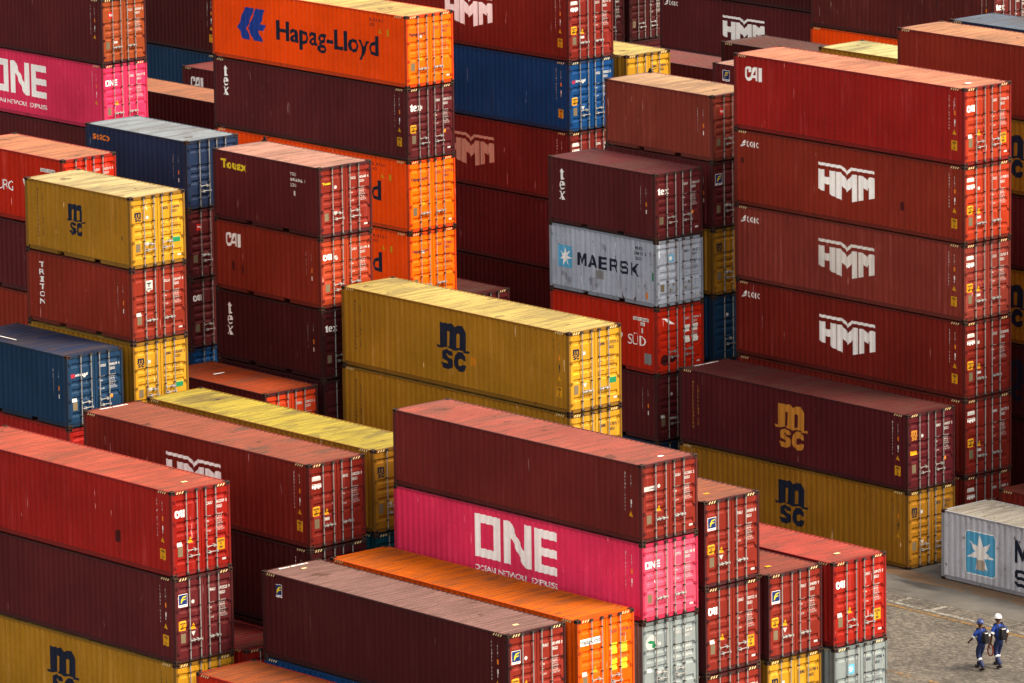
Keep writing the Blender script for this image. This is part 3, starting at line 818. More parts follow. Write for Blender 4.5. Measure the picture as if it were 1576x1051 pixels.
    if logo == 'bird':
        decal('bdw', poly_tris([[disc(0.42, Z(2.10), 0.26)]]), typ, 'door', DOORW, 'round_emblem', left, 0.003)
        bp = [(0.22,0.06),(0.36,0.10),(0.52,0.05),(0.60,-0.10),(0.52,-0.20),(0.42,-0.12),(0.46,-0.02),(0.36,-0.02)]
        decal('bdg', poly_tris([[[(x_0, Z(2.10) + y_0) for x_0, y_0 in bp]]]), typ, 'door', GRN, 'emblem_shape', left, 0.006)
    if logo == 'sud':
        decal('sdf', poly_tris([[[(0.30,Z(2.45)),(0.55,Z(2.42)),(0.95,Z(2.12)),(0.70,Z(2.16)),(0.52,Z(2.28)),(0.42,Z(2.40))]]]), typ, 'door', WHITE, 'door_pennant', left)
        for k, (y_0, z_0) in enumerate(((1.42, 1.70), (1.84, 1.70), (1.42, 1.22), (1.84, 1.22))): decal(('sdw', k), poly_tris([rect(y_0, y_0 + 0.30, Z(z_0), Z(z_0 + 0.30))]), typ, 'door', GREYW, 'weight_panel', right, 0.0015)
        decal('sdp', poly_tris([[disc(0.42, Z(0.62), 0.22, 10)], [disc(0.85, Z(0.62), 0.16, 10)]]), typ, 'door', side_mat('dark'), 'primer_patch', left, 0.002)
    if logo == 'triton':
        decal('trw', poly_tris([rect(0.62, 0.94, Z(2.02), Z(2.40))]), typ, 'door', DOORW, 'owner_sticker', left, 0.003)
        decal('trt', poly_tris([rect(0.69, 0.87, Z(2.27), Z(2.32)), rect(0.755, 0.80, Z(2.15), Z(2.27)), rect(0.68, 0.88, Z(2.06), Z(2.09))]), typ, 'door', BLACK, 'owner_lettering', left, 0.006)
    extra = spec.get('dx', 'tpc')
    if 't' in extra: decal('tr', poly_tris([[[(0.64, Z(1.09)), (0.88, Z(1.09)), (0.76, Z(1.31))]]]), typ, 'door', YEL, 'warning_triangle', left)
    if 'v' in extra: decal('vt', poly_tris([[[(0.66, Z(1.02)), (0.84, Z(1.02)), (0.75, Z(0.86))]]]), typ, 'door', DOORW, 'approval_mark', left)
    if 'p' in extra: decal('pl', poly_tris([rect(0.23, 0.43, Z(0.68), Z(1.0))]), typ, 'door', PLATE, 'data_plate', left)
    if 'c' in extra: decal('ci', poly_tris([[disc(0.76, Z(2.02), 0.065)]]), typ, 'door', DOORW, 'round_sticker', left)
    if 'w' in extra: decal('wi', poly_tris([rect(0.66, 0.86, Z(0.90), Z(1.0))]), typ, 'door', DOORW, 'paper_sticker', left)
    if 'k' in extra: decal('wk', poly_tris([rect(2.06, 2.22, Z(0.30), Z(0.37))]), typ, 'door', DOORW, 'small_plate', right)
    if 'y' in extra:
        q = decal('yl', poly_tris([rect(0.15, 0.46, Z(1.10), Z(1.42))]), typ, 'door', YEL, 'caution_sticker', left)
        decal('ylt', fit(text_tris('CAUTION\n9\'6"\nHIGH', 0.1, .004, align='CENTER'), 0.18, Z(1.14), 0.43, Z(1.38)), typ, 'door', BLACK, 'sticker_text', left, 0.006)
    if 'Y' in extra:
        decal('yr', poly_tris([rect(1.87, 2.18, Z(0.66), Z(1.04))]), typ, 'door', YEL, 'caution_sticker', right)
        decal('yrt', fit(text_tris('CAUTION\n9\'6"\nHIGH', 0.1, .004, align='CENTER'), 1.90, Z(0.70), 2.15, Z(1.0)), typ, 'door', BLACK, 'sticker_text', right, 0.006)
    if 'g' in extra: decal('gr', poly_tris([rect(1.87, 2.20, Z(0.86), Z(1.06))]), typ, 'door', GRN, 'green_sticker', right)
    if 'o' in extra: decal('or', poly_tris([rect(0.14, 0.50, Z(1.36), Z(1.52))]), typ, 'door', YEL, 'orange_sticker', left)
    if 'O' in extra: decal('oo', poly_tris([rect(1.84, 1.98, Z(0.95), Z(1.08))]), typ, 'door', ORG, 'orange_sticker', right)
    if 'h' in extra:
        for i, (y_0, z_0) in enumerate(((1.42, 1.55), (1.86, 1.52), (1.42, 1.02), (1.86, 1.0))):
            decal(('hy', i), poly_tris([rect(y_0, y_0 + 0.28, Z(z_0), Z(z_0 + 0.36))]), typ, 'door', YELL, 'weight_panel', right, 0.0015)
    if 's' in extra: decal('sq', poly_tris([rect(0.66, 0.78, Z(2.02), Z(2.14))]), typ, 'door', DOORW, 'paper_sticker', left)
    if 'n' in extra: decal('wn', poly_tris([rect(0.20, 0.42, Z(1.02), Z(1.16))]), typ, 'door', DOORW, 'paper_sticker', left)

def hazard(u0, dirn, H, n=4, hw=0.085):
    lp = []
    for i in range(n):
        a = u0 + dirn * i * 0.11
        lp.append([(a, H - 0.115), (a + 0.045, H - 0.115), (a + 0.045 + 0.055, H - 0.035), (a + 0.055, H - 0.035)])
    return [[l] for l in lp]

ROD_Y = (0.585, 1.03, 1.395, 1.81)
GROUP = 'shipping containers stacked in the yard'
NB = [0]
def container(typ, xd, y, zb, spec):
    """one container: an Empty at its base with all parts under it"""
    L, H = DIM[typ]
    root = bpy.data.objects.new('shipping_container', None)
    root.empty_display_size = 0.5
    COL.objects.link(root)
    jx, jy = spec.get('j', (random.uniform(-0.02, 0.02), random.uniform(-0.015, 0.015)))
    root.location = (xd - L / 2 + jx, y + W / 2 + jy, zb)
    root.rotation_euler[2] = R(random.uniform(-0.12, 0.12))
    p = spec['p']
    hidden = spec.get('hidden')
    if hidden:
        tag(root, 'unseen dull shipping container', 'shipping container', 'containers buried out of sight')
    else:
        tag(root, spec['label'], 'shipping container', GROUP)
    sm, fm, rm = side_mat(p), frame_mat(p), roof_mat(p, spec.get('roof'))
    link('frame', cm(('frame', typ)), fm, root)
    near = link('side_panel', cm(('side', typ)), sm, root)
    link('roof_panel', cm(('roof', typ)), rm, root)
    link('side_panel', cm(('farside', typ)), sm, root)
    link('end_panel', cm(('end', typ)), sm, root)
    for sx in (-1, 1):
        for sy in (-1, 1):
            for z in (0.060, H - 0.060):
                if hidden and z < 1: pass
                link('corner_casting', cm(('casting', '20S')), [fm if spec.get('castpaint') else CAST, RUBBER], root, (sx * (L / 2 - 0.087), sy * (W / 2 - 0.081), z))
    showdoor = spec.get('door', True) and not hidden
    leaves = []
    for leaf in (0, 1):
        d = link('door', cm(('leaf', typ, leaf)), spec.get('dmat') or sm, root)
        leaves.append(d)
        link('gasket', cm(('gasket', typ, leaf)), RUBBER, d)
        if showdoor:
            for y_ in ROD_Y[leaf * 2:leaf * 2 + 2]:
                link('lock_rod', cm(('rod', typ, y_)), [GALV, DARKST], d)
            h1, h2 = (0.86, 0.66) if spec.get('hstep', 1) else (0.74, 0.74)
            for y_, z_, s_ in ((ROD_Y[leaf * 2], h1, 1 if leaf == 0 else 1), (ROD_Y[leaf * 2 + 1], h2, -1)):
                link('handle', cm(('handle', typ, y_, z_, s_)), GALV, d)
            for k in range(4):
                z_ = 0.165 + (H - 0.31) * (0.07 + 0.285 * k)
                link('hinge', cm(('hinge', typ, leaf, round(z_, 3))), fm, d)
    if hidden: return root
    wm = spec.get('tmat', DOORW)
    if showdoor:
        door_decor(leaves[0], leaves[1], typ, spec, wm)
    if typ == '40H':
        for k, u_ in enumerate((0.24, L - 0.72)): decal(('hzl', k), poly_tris(hazard(u_, 1, H)), typ, 'rail', CREAM, 'hazard_stripes', root)
        for k, u_ in enumerate((0.20, 1.80) if showdoor else ()): decal(('hzd', k), poly_tris(hazard(u_, 1, H)), typ, 'header', CREAM, 'hazard_stripes', root)
    for f in spec.get('roofs', ()):
        f(root, typ)
    for f in spec.get('side', ()):
        f(near, typ)
    return root

# ------------------------------------------------------------------ the setting: ground
def ground_material():
    m = bpy.data.materials.new('worn_paving')
    m.use_nodes = True
    t = m.node_tree; L = t.links.new
    b = t.nodes['Principled BSDF']
    geo = node(t, 'ShaderNodeNewGeometry')
    vo = node(t, 'ShaderNodeTexVoronoi', feature='F1')
    mp = node(t, 'ShaderNodeMapping'); mp.inputs['Scale'].default_value = (6.5, 11.0, 1.0)
    L(geo.outputs['Position'], mp.inputs['Vector']); L(mp.outputs[0], vo.inputs['Vector'])
    vo.inputs['Scale'].default_value = 1.0; vo.inputs['Randomness'].default_value = 0.75
    n1 = node(t, 'ShaderNodeTexNoise'); n1.inputs['Scale'].default_value = 0.45; n1.inputs['Detail'].default_value = 6; n1.inputs['Roughness'].default_value = 0.65
    L(geo.outputs['Position'], n1.inputs['Vector'])
    n2 = node(t, 'ShaderNodeTexNoise'); n2.inputs['Scale'].default_value = 6.0; n2.inputs['Detail'].default_value = 5; n2.inputs['Roughness'].default_value = 0.75
    L(geo.outputs['Position'], n2.inputs['Vector'])
    r1 = node(t, 'ShaderNodeValToRGB')
    r1.color_ramp.elements[0].position = 0.34; r1.color_ramp.elements[0].color = (0.055, 0.047, 0.038, 1)
    r1.color_ramp.elements[1].position = 0.68; r1.color_ramp.elements[1].color = (0.116, 0.099, 0.079, 1)
    L(n1.outputs['Fac'], r1.inputs[0])
    hs = node(t, 'ShaderNodeHueSaturation')
    L(r1.outputs[0], hs.inputs['Color'])
    cellv = node(t, 'ShaderNodeSeparateColor'); L(vo.outputs['Color'], cellv.inputs[0])
    v = math_node(t, 'ADD', math_node(t, 'MULTIPLY', cellv.outputs[0], 0.85), 0.52)
    v = math_node(t, 'MULTIPLY', v, math_node(t, 'ADD', math_node(t, 'MULTIPLY', n2.outputs['Fac'], 0.9), 0.58))
    dist = node(t, 'ShaderNodeMapRange'); L(vo.outputs['Distance'], dist.inputs[0])
    dist.inputs[1].default_value = 0.35; dist.inputs[2].default_value = 0.75; dist.inputs[3].default_value = 1.0; dist.inputs[4].default_value = 0.6
    L(math_node(t, 'MULTIPLY', v, dist.outputs[0]), hs.inputs['Value'])
    L(hs.outputs[0], b.inputs['Base Color'])
    b.inputs['Roughness'].default_value = 0.9
    bp = node(t, 'ShaderNodeBump'); bp.inputs['Strength'].default_value = 0.6; bp.inputs['Distance'].default_value = 0.03
    L(math_node(t, 'ADD', dist.outputs[0], n2.outputs['Fac']), bp.inputs['Height']); L(bp.outputs[0], b.inputs['Normal'])
    return m
def blotch_material(name, c0, c1, scale, lo=0.35, hi=0.68, c2=None, rough=0.9):
    m = bpy.data.materials.new(name); m.use_nodes = True
    t = m.node_tree; L = t.links.new; b = t.nodes['Principled BSDF']
    geo = node(t, 'ShaderNodeNewGeometry')
    n1 = node(t, 'ShaderNodeTexNoise'); n1.inputs['Scale'].default_value = scale; n1.inputs['Detail'].default_value = 8; n1.inputs['Roughness'].default_value = 0.68
    L(geo.outputs['Position'], n1.inputs['Vector'])
    r = node(t, 'ShaderNodeValToRGB')
    r.color_ramp.elements[0].position = lo; r.color_ramp.elements[0].color = (*c0, 1)
    r.color_ramp.elements[1].position = hi; r.color_ramp.elements[1].color = (*c1, 1)
    L(n1.outputs['Fac'], r.inputs[0])
    col = r.outputs[0]
    if c2:
        n2 = node(t, 'ShaderNodeTexNoise'); n2.inputs['Scale'].default_value = scale * 0.6; n2.inputs['Detail'].default_value = 5
        mp = node(t, 'ShaderNodeMapping'); mp.inputs['Scale'].default_value = (0.7, 2.2, 1); mp.inputs['Location'].default_value = (31, 7, 2)
        L(geo.outputs['Position'], mp.inputs['Vector']); L(mp.outputs[0], n2.inputs['Vector'])
        mr = node(t, 'ShaderNodeMapRange'); L(n2.outputs['Fac'], mr.inputs[0]); mr.inputs[1].default_value = 0.55; mr.inputs[2].default_value = 0.64
        mx = node(t, 'ShaderNodeMix', data_type='RGBA'); L(mr.outputs[0], mx.inputs[0]); L(col, mx.inputs[6]); mx.inputs[7].default_value = (*c2, 1)
        col = mx.outputs[2]
    L(col, b.inputs['Base Color']); b.inputs['Roughness'].default_value = rough
    n3 = node(t, 'ShaderNodeTexNoise'); n3.inputs['Scale'].default_value = 14; n3.inputs['Detail'].default_value = 6
    L(geo.outputs['Position'], n3.inputs['Vector'])
    bp = node(t, 'ShaderNodeBump'); bp.inputs['Strength'].default_value = 0.4; bp.inputs['Distance'].default_value = 0.02
    L(n3.outputs['Fac'], bp.inputs['Height']); L(bp.outputs[0], b.inputs['Normal'])
    return m
def worn_paint(name, rgb, keep):
    m = bpy.data.materials.new(name); m.use_nodes = True
    t = m.node_tree; L = t.links.new; b = t.nodes['Principled BSDF']
    b.inputs['Base Color'].default_value = (*rgb, 1); b.inputs['Roughness'].default_value = 0.85
    geo = node(t, 'ShaderNodeNewGeometry')
    n1 = node(t, 'ShaderNodeTexNoise'); n1.inputs['Scale'].default_value = 5.5; n1.inputs['Detail'].default_value = 8; n1.inputs['Roughness'].default_value = 0.75
    L(geo.outputs['Position'], n1.inputs['Vector'])
    n2 = node(t, 'ShaderNodeTexNoise'); n2.inputs['Scale'].default_value = 0.8; n2.inputs['Detail'].default_value = 3
    L(geo.outputs['Position'], n2.inputs['Vector'])
    s = math_node(t, 'ADD', math_node(t, 'MULTIPLY', n1.outputs['Fac'], 0.65), math_node(t, 'MULTIPLY', n2.outputs['Fac'], 0.35))
    mr = node(t, 'ShaderNodeMapRange'); L(s, mr.inputs[0]); mr.inputs[1].default_value = keep; mr.inputs[2].default_value = keep + 0.06
    tr = node(t, 'ShaderNodeBsdfTransparent'); mx = node(t, 'ShaderNodeMixShader')
    L(mr.outputs[0], mx.inputs[0]); L(tr.outputs[0], mx.inputs[1]); L(b.outputs[0], mx.inputs[2])
    L(mx.outputs[0], t.nodes['Material Output'].inputs[0])
    return m
def sheet(name, x0, x1, y0, y1, z, mat, wob=0.0, step=1.0):
    me = bpy.data.meshes.new(name); V = []; F = []
    n = max(1, int((x1 - x0) / step)) if wob else 1
    rng = random.Random(len(name) * 17 + int(y0 * 10))
    for i in range(n + 1):
        x = x0 + (x1 - x0) * i / n
        w0 = wob * (0.5 * math.sin(x * 0.9 + y0) + 0.4 * math.sin(x * 2.3 + 1.7 * y0) + rng.uniform(-.35, .35)); w1 = wob * (0.5 * math.sin(x * 0.7 + y1) + 0.4 * math.sin(x * 1.9 + 2.3 * y1) + rng.uniform(-.35, .35))
        V += [(x, y0 + w0, z), (x, y1 + w1, z)]
    for i in range(n): F.append((2 * i, 2 * i + 2, 2 * i + 3, 2 * i + 1))
    me.from_pydata(V, [], F); me.materials.append(mat)
    o = bpy.data.objects.new(name, me); COL.objects.link(o)
    return o
tag(sheet('ground', -900, 500, -500, 900, 0.0, ground_material()), kind='structure')
tag(sheet('concrete_strip', -80, 90, 13.95, 22.5, 0.004, blotch_material('stained_concrete', (0.050, 0.046, 0.042), (0.092, 0.084, 0.077), 0.5, c2=(0.02, 0.018, 0.017)), 0.05, 0.7), kind='structure')
tag(sheet('sand_strip', -80, 90, 15.75, 16.72, 0.008, blotch_material('loose_sand', (0.085, 0.045, 0.020), (0.12, 0.068, 0.033), 2.0, c2=(0.07, 0.058, 0.048)), 0.16, 0.25), kind='structure')
WP = worn_paint('worn_white_road_paint', (0.20, 0.185, 0.165), 0.465)
WPF = worn_paint('faint_white_road_paint', (0.17, 0.155, 0.135), 0.505)
YP = worn_paint('worn_yellow_road_paint', (0.15, 0.08, 0.02), 0.45)
YPF = worn_paint('faint_yellow_road_paint', (0.17, 0.085, 0.02), 0.49)
tag(sheet('road_marking', -60, 80, 12.78, 12.98, 0.012, WP), kind='structure')
tag(sheet('road_marking', -60, 80, 12.42, 12.62, 0.012, YP), kind='structure')
tag(sheet('road_marking', -60, 80, 13.72, 13.80, 0.012, WPF), kind='structure')
tag(sheet('road_marking', -60, 80, 10.10, 10.22, 0.012, WPF), kind='structure')
tag(sheet('road_marking', -60, 80, 5.75, 5.98, 0.012, YPF), kind='structure')
for x in (2.85, 4.62): tag(sheet('road_marking', x - 0.11, x + 0.11, 12.985, 13.715, 0.012, WP), kind='structure')

# ------------------------------------------------------------------ the stacks
ODOOR = paint('orange_door_paint', SF(212, 92, 8), chalk=0.06, dirt=0.2)
YDOOR = paint('yellow_door_paint', SF(166, 120, 28))
def S(p, label, **k):
    if p == 'yellow': k.setdefault('dmat', YDOOR)
    if p == 'orange': k.setdefault('dmat', ODOOR)
    return dict(p=p, label=label, **k)
def Hd(p='dark', **k): return dict(p=p, hidden=True, **k)
def mk(code, **k): return lambda n, t: d_marks(n, t, code=code.replace(' ', ''), **k)
def mkb(code, **k): return lambda n, t: d_marks(n, t, code=code.replace(' ', ''), mat=NAVYL, **k)
amber = lambda n, t: d_msc(n, t, AMBER)
tanw = lambda n, t: d_wing(n, t, TANW)
greyw = lambda n, t: d_wing(n, t, GREYW)
greyc = lambda n, t: d_cai(n, t, GREYW)
ff = lambda n, t: d_ff(n, t)
ff20 = lambda n, t: d_ff(n, t, 'side', 0.55, 1.92)

def stack(xd, y, items):
    """items run from the top down: (type, spec)"""
    z = sum(DIM[t][1] for t, s in items)
    for t, s in items:
        z -= DIM[t][1]
        s.setdefault('j', (random.uniform(-0.025, 0.025), random.uniform(-0.018, 0.018)))
        container(t, xd, y, z, s)
HC, ST, TW = '40H', '40S', '20S'

# tall stack at the right
stack(-0.45, 19.87, [
    (HC, S('red', 'bright red container with white three-letter mark, topmost of the tall stack at right', roofs=[roof_plate(0.75, 0.9)], side=[d_cai, mk('CAIU 147066 8')], dlogo='cai', code='CAIU 147066 8', dx='tpYnk', roof=RF(235,150,115), dmat=paint('orange_faded_door_paint', SF(145, 46, 24)))),  # warm sunlight on the upper doors is put into this orange
    (HC, S('rust', 'rust red container with crisp white winged letters, directly under the bright red one', side=[d_patch(0.32, 0.52, 1.62, 1.84), d_patch(8.85, 9.02, 0.88, 1.2), d_wing, d_koic, mk('KOCU 511908 5')], dlogo='hmm', code='KOCU 411908 5', dmat=MATS['orange_faded_door_paint'], dx='tpywc', hstep=0)),
    (HC, S('faded', 'faded brown-red container with greyish winged letters, third from top at right', side=[greyw, d_koic, mk('KOCU 435720 8')], dlogo='hmm', code='KOCU 435720 8', dx='tpyw', hstep=0)),
    (HC, S('deep', 'deep rust container with white winged letters, just above the maroon container roof', side=[d_wing, d_koic, mk('KOCU 452008 0')], dlogo='hmm', code='KOCU 452008 1', dx='tpyws', hstep=0)),
    (HC, S('deep', 'rust container showing only its doors beside the maroon amber-logo container', dlogo='hmm', code='HMMU 650172 0', dx='tpyw', hstep=0)),
    (HC, S('deep', 'lowest rust container of the tall right stack, doors above the star container', dlogo='hmm', code='HMMU 613804 2', dx='tpyw', hstep=0))])
stack(-0.18, 16.64, [
    (HC, S('plum', 'dark maroon container with amber logo, lying on a yellow one at right', roofs=[roof_code('MSMU 640057 0')], side=[amber, mk('MSMU 540057 9')], dlogo='msc', dlmat=AMBER, code='MSMU 640057 0', dx='copO', roof=RF(104,46,46,2.2))),
    (HC, S('yellowd', 'dull yellow container standing on the concrete below the amber-logo container', side=[d_msc, mkb('MSDU 722815 4', sticker=False)], dlogo='msc', code='MSDU 722815 4', tmat=NAVYL, dx='psv'))])
stack(-13.82, 16.86, [
    (TW, S('maroon', 'shaded maroon container with vertical white serif letters, above the grey star container', side=[d_tex, mk('TEXU 376211 9')], dlogo='tex', code='TGHU 376211 9', dx='pkO', roof=RF(112,52,57,2.4))),
    (TW, S('grey', 'rusty pale grey container with blue star panel, midway up its stack', side=[d_star20], dlogo='star', code='MRKU 348127 2', tmat=NAVYL, dx='pk')),
    (TW, S('vermilion', 'red container with thin white letters, below the grey star container', side=[d_sud], dlogo='sud', code='SUDU 119046 3', dx='k')),
    (TW, S('maroon', 'dark maroon container with shaded doors below the red one, behind big yellow container', side=[mk('TLLU 204583 1')], dlogo=None, code='TLLU 204583 1', dx='pcnw')),
    (TW, S('steel', 'grey-blue container at the foot of the grey star container stack', code='TRLU 331906 5', dx='p'))])
stack(-14.05, 20.04, [
    (TW, S('brown', 'plain brown container with pale tan roof, topmost beside the tall right stack', side=[mk('TRLU 904417 6')], dlogo='tal', code='TRLU 904417 6', dx='p', roof=RF(215,170,130))),
    (TW, S('maroon', 'shaded maroon container with small blue-yellow badge, under the plain brown one', side=[mk('FFAU 118243 0')], dlogo='ff', code='FFAU 118243 0', dx='vp')),
    (TW, S('yellowd', 'shaded dull yellow container end, third in the stack beside the tall right one', side=[], dlogo='msc', code='MEDU 330915 2', tmat=NAVYL, dx='pv')),
    (TW, S('steel', 'dark blue container end squeezed between red container and tall right stack', side=[], code='APZU 381290 7', dx='ck')),
    (TW, Hd('steel')), (TW, Hd('dark'))])
stack(-28.95, 26.16, [
    (HC, S('deep', 'rust container with white winged letters cut by the top edge, above a blue one', side=[d_wing, mk('KOCU 502117 8')], dlogo='hmm', code='KOCU 502117 8', dx='tpyw', hstep=0)),
    (HC, S('royal', 'strong blue container between two rust winged-letter containers', side=[mk('DFSU 780021 5', tri=False)], dlogo='nyk', code='DFSU 780021 5', dx='vpyc')),
    (HC, S('oxide', 'brown-red container with tan winged letters, under the strong blue container', side=[tanw, mk('HDMU 661420 3', orange=False, tri=False, sticker=False)], dlogo='hmm', code='HDMU 661420 3', dx='p')),
    (HC, S('maroon', 'plain dark container side, directly below the tan winged letters', side=[], door=False)),
    (HC, S('dark', 'plain dark container side, second below the tan winged letters', side=[], door=False)),
    (HC, Hd('dark'))])
stack(-28.55, 28.95, [
    (HC, S('yellow', 'yellow container with doors half hidden, behind the strong blue container', side=[], dlogo=None, code='MSMU 720044 8', tmat=NAVYL, dx='')),
    (HC, Hd('dark')), (HC, Hd('dark')), (HC, Hd('dark')), (HC, Hd('dark'))])
stack(-28.9, 34.3, [
    (ST, S('maroon', 'maroon container roof glimpsed right of the half hidden yellow doors', side=[], door=False, roof=RF(150,70,65))),
    (ST, Hd()), (ST, Hd()), (ST, Hd()), (HC, Hd())])
stack(-13.91, 25.63, [
    (TW, S('maroon', 'maroon container corner with blue-yellow badge left of the bright red one', side=[ff20], door=False, roof=RF(200,150,130))),
    (TW, Hd()), (TW, Hd()), (TW, Hd()), (TW, Hd()), (TW, Hd())])
stack(-13.75, 31.3, [
    (TW, S('yellow', 'container with pale yellow roof behind the bright red one', side=[], door=False, roof=RF(230,220,150))),
    (TW, Hd()), (TW, Hd()), (TW, Hd()), (TW, Hd()), (TW, Hd())])
stack(-16.4, 34.25, [
    (HC, S('dark', 'dark brown container with dull roof behind the bright red one, left of pale yellow roof', side=[], door=False, roof=RF(105,55,45))),
    (HC, Hd()), (HC, Hd()), (HC, Hd()), (HC, Hd())])
stack(-0.44, 28.54, [
    (HC, S('rust', 'rust brown container with salmon roof at the top right corner', side=[], door=False, roof=RF(215,150,110))),
    (HC, S('yellowd', 'yellow container slice with black logo at right edge, under the rust brown one', side=[d_msc], door=False)),
    (HC, S('maroon', 'dark maroon container slice at right edge, between two yellow slices', side=[], door=False)),
    (HC, S('yellowd', 'shaded yellow container slice with black logo, fourth down at right edge', side=[d_msc], door=False)),
    (HC, S('dark', 'darkest container slice low at the right edge', side=[d_msc], door=False)),
    (HC, Hd('dark'))])
stack(-0.5, 31.46, [
    (HC, S('navy', 'container with ribbed blue-grey roof at the top right corner', side=[], door=False, roof=RF(105,120,140))),
    (HC, Hd()), (HC, Hd()), (HC, Hd()), (HC, Hd()), (HC, Hd())])

# front block
stack(14.02, -9.52, [
    (ST, S('oxblood', 'maroon container with bold ribbed salmon roof, on the front pink one', roofs=[roof_plate(0.55, 1.3, 0.12, 0.2)], side=[mk('NOSU 412356 2', orange=False, sticker=False)], dlogo='cube', code='NOSU 412356 2', dx='tpck', hstep=0, dmat=paint('maroon_door_paint', SF(108, 33, 24)), roof=RF(190,96,80))),  # door colour shifted to orange-brown to carry the warm sunlight
    (ST, S('pink', 'pink container with big white letters at front, under the salmon-roofed one', side=[d_one, mk('NTTU 462138 1', tri=False, sticker=False)], dlogo='one', dmat=paint('faded_pink_door_paint', SF(186, 66, 88)), code='NTTU 462138 1', dx='pk', hstep=0, roof=RF(205,110,120))),
    (ST, S('silver', 'weathered grey-green container with round bird badge, under the pink one', side=[], dlogo='bird', code='MWCU 564 8923', dx='cwn')),
    (ST, Hd('steel'))])
stack(13.93, -6.70, [
    (HC, S('maroon', 'maroon container with badge and yellow sticker, right of the salmon-roofed one', roofs=[roof_plate(0.8, 0.8, 0.14, 0.22, YEL)], side=[], dlogo='ff', code='FFAU 565858 8', dx='tvypk', hstep=0, roof=RF(190,110,80), dmat=MATS['maroon_door_paint'])),
    (HC, S('maroon', 'maroon container with three-letter mark on its doors, right of the grey-green one', side=[], dlogo='cai', code='CAAU 903912 6', dx='tnpYk', dmat=MATS['maroon_door_paint'])),
    (HC, S('maroon', 'maroon container end cut by bottom edge, under the three-letter-mark doors', side=[], dlogo=None, code='FFAU 201733 4', dx='tpy', dmat=MATS['maroon_door_paint']))])
stack(13.97, -3.95, [
    (HC, S('maroon', 'maroon container with badge, on a yellow one left of the front red stack', roofs=[roof_plate(0.9, 0.8, 0.14, 0.22, YEL)], side=[], dlogo='ff', code='FFAU 204009 9', dx='tvypk', hstep=0, roof=RF(165,80,65), dmat=MATS['maroon_door_paint'])),
    (HC, S('yellow', 'yellow container end cut by the bottom edge, at front', side=[], dlogo='msc', code='MSMU 431798 0', tmat=NAVYL, dx='sp'))])
stack(14.29, -1.25, [
    (HC, S('red', 'red container at the road, on a grey one, its doors facing the workers', roofs=[roof_plate(0.9, 1.0, 0.14, 0.22, CREAM)], side=[], dlogo='cai', code='CAAU 569471 0', dx='tnpYk', roof=RF(196,84,72), dmat=paint('bright_red_door_paint', SF(134, 28, 18)))),
    (HC, S('silver', 'grey container with small blue star square, cut by the bottom edge', side=[], dlogo='star', code='MRSU 419786 4', tmat=NAVYL, dx=''))])
stack(14.10, -12.38, [
    (HC, S('orangeb', 'orange container with ribbed orange roof, in front of the pink one', side=[], dlogo='hl', hlwhite=True, code='HLXU 837276 1', tmat=NAVYL, dx='tphnk')),
    (HC, Hd('steel'))])
stack(13.90, -15.16, [
    (HC, S('dark', 'dark maroon container with dusty pink-grey roof, foremost at the bottom', roofs=[roof_code('FFAU 401498 0'), roof_plate(0.8, 1.0, 0.14, 0.2, CREAM), roof_plate(11.4, 1.1, 0.12, 0.2, CREAM)], side=[ff, mk('FFAU 401498 0', sticker=False)], dlogo='ff', code='FFAU 401498 0', dx='typc', roof=RF(160,120,115), dmat=MATS['maroon_door_paint'])),
    (HC, S('royal', 'blue container edge under the dusty-roofed dark maroon container', side=[], door=False))])
stack(13.95, -18.05, [(HC, S('vermilion', 'low container with scuffed orange-brown roof at the bottom edge', side=[], door=False, roof=RF(185,95,50)))])

# left block
stack(0.64, -17.97, [
    (HC, S('red', 'bright red container with salmon roof at lower left, topmost of its stack', roofs=[roof_plate(0.9, 1.2, 0.14, 0.22, CREAM)], side=[d_patch(9.1, 9.4, 0.75, 1.15), mk('CAIU 462209 3')], dlogo='cai', dmat=paint('deep_red_door_paint', SF(122, 22, 16)), code='CAIU 462209 3', dx='tnpYk', roof=RF(205,95,74))),
    (HC, S('maroon', 'dark maroon container with badge doors, under the bright red one at lower left', side=[mk('FFAU 392323 9')], dlogo='ff', code='FFAU 392323 9', dx='tvypc', hstep=0)),
    (HC, S('yellow', 'yellow container with black logo at the bottom left corner', side=[d_msc, mkb('MSMU 500871 2')], dlogo=None, code='MSMU 500871 2', tmat=NAVYL, dx='c'))])
stack(0.70, -15.12, [(HC, S('red', 'low container with dark red roof in the gap at lower left', side=[], door=True, code='CAXU 700215 8', dx='', roof=RF(95,15,18,2.2)))])
stack(0.69, -12.22, [
    (HC, S('deeps', 'rust container with winged letters half hidden behind the salmon-roofed red one', roofs=[roof_code('HMMU 608250 0')], side=[lambda n, t: d_wing(n, t), mk('HMMU 608250 0')], dlogo='hmm', code='HMMU 608250 0', dx='tpyw', hstep=0, roof=RF(175,95,75))),
    (HC, S('dark', 'dark container under the rust one, behind the lower left red stack', side=[mk('HMMU 611077 3', tri=False)], code='HMMU 611077 3', dx='p')),
    (HC, S('dark', 'lowest dark container behind the lower left red stack', side=[], door=False))])
stack(0.50, -9.28, [
    (HC, S('yellowd', 'container with grimy yellow roof between the rust and yellow logo ones', side=[], dlogo='msc', code='MSMU 733015 6', tmat=NAVYL, dx='vp', roof=RF(205,183,75))),
    (HC, S('teal', 'teal container end peeping out under the grimy-yellow-roofed one', side=[], code='TCNU 655120 4', dx='')),
    (HC, Hd('dark'))])
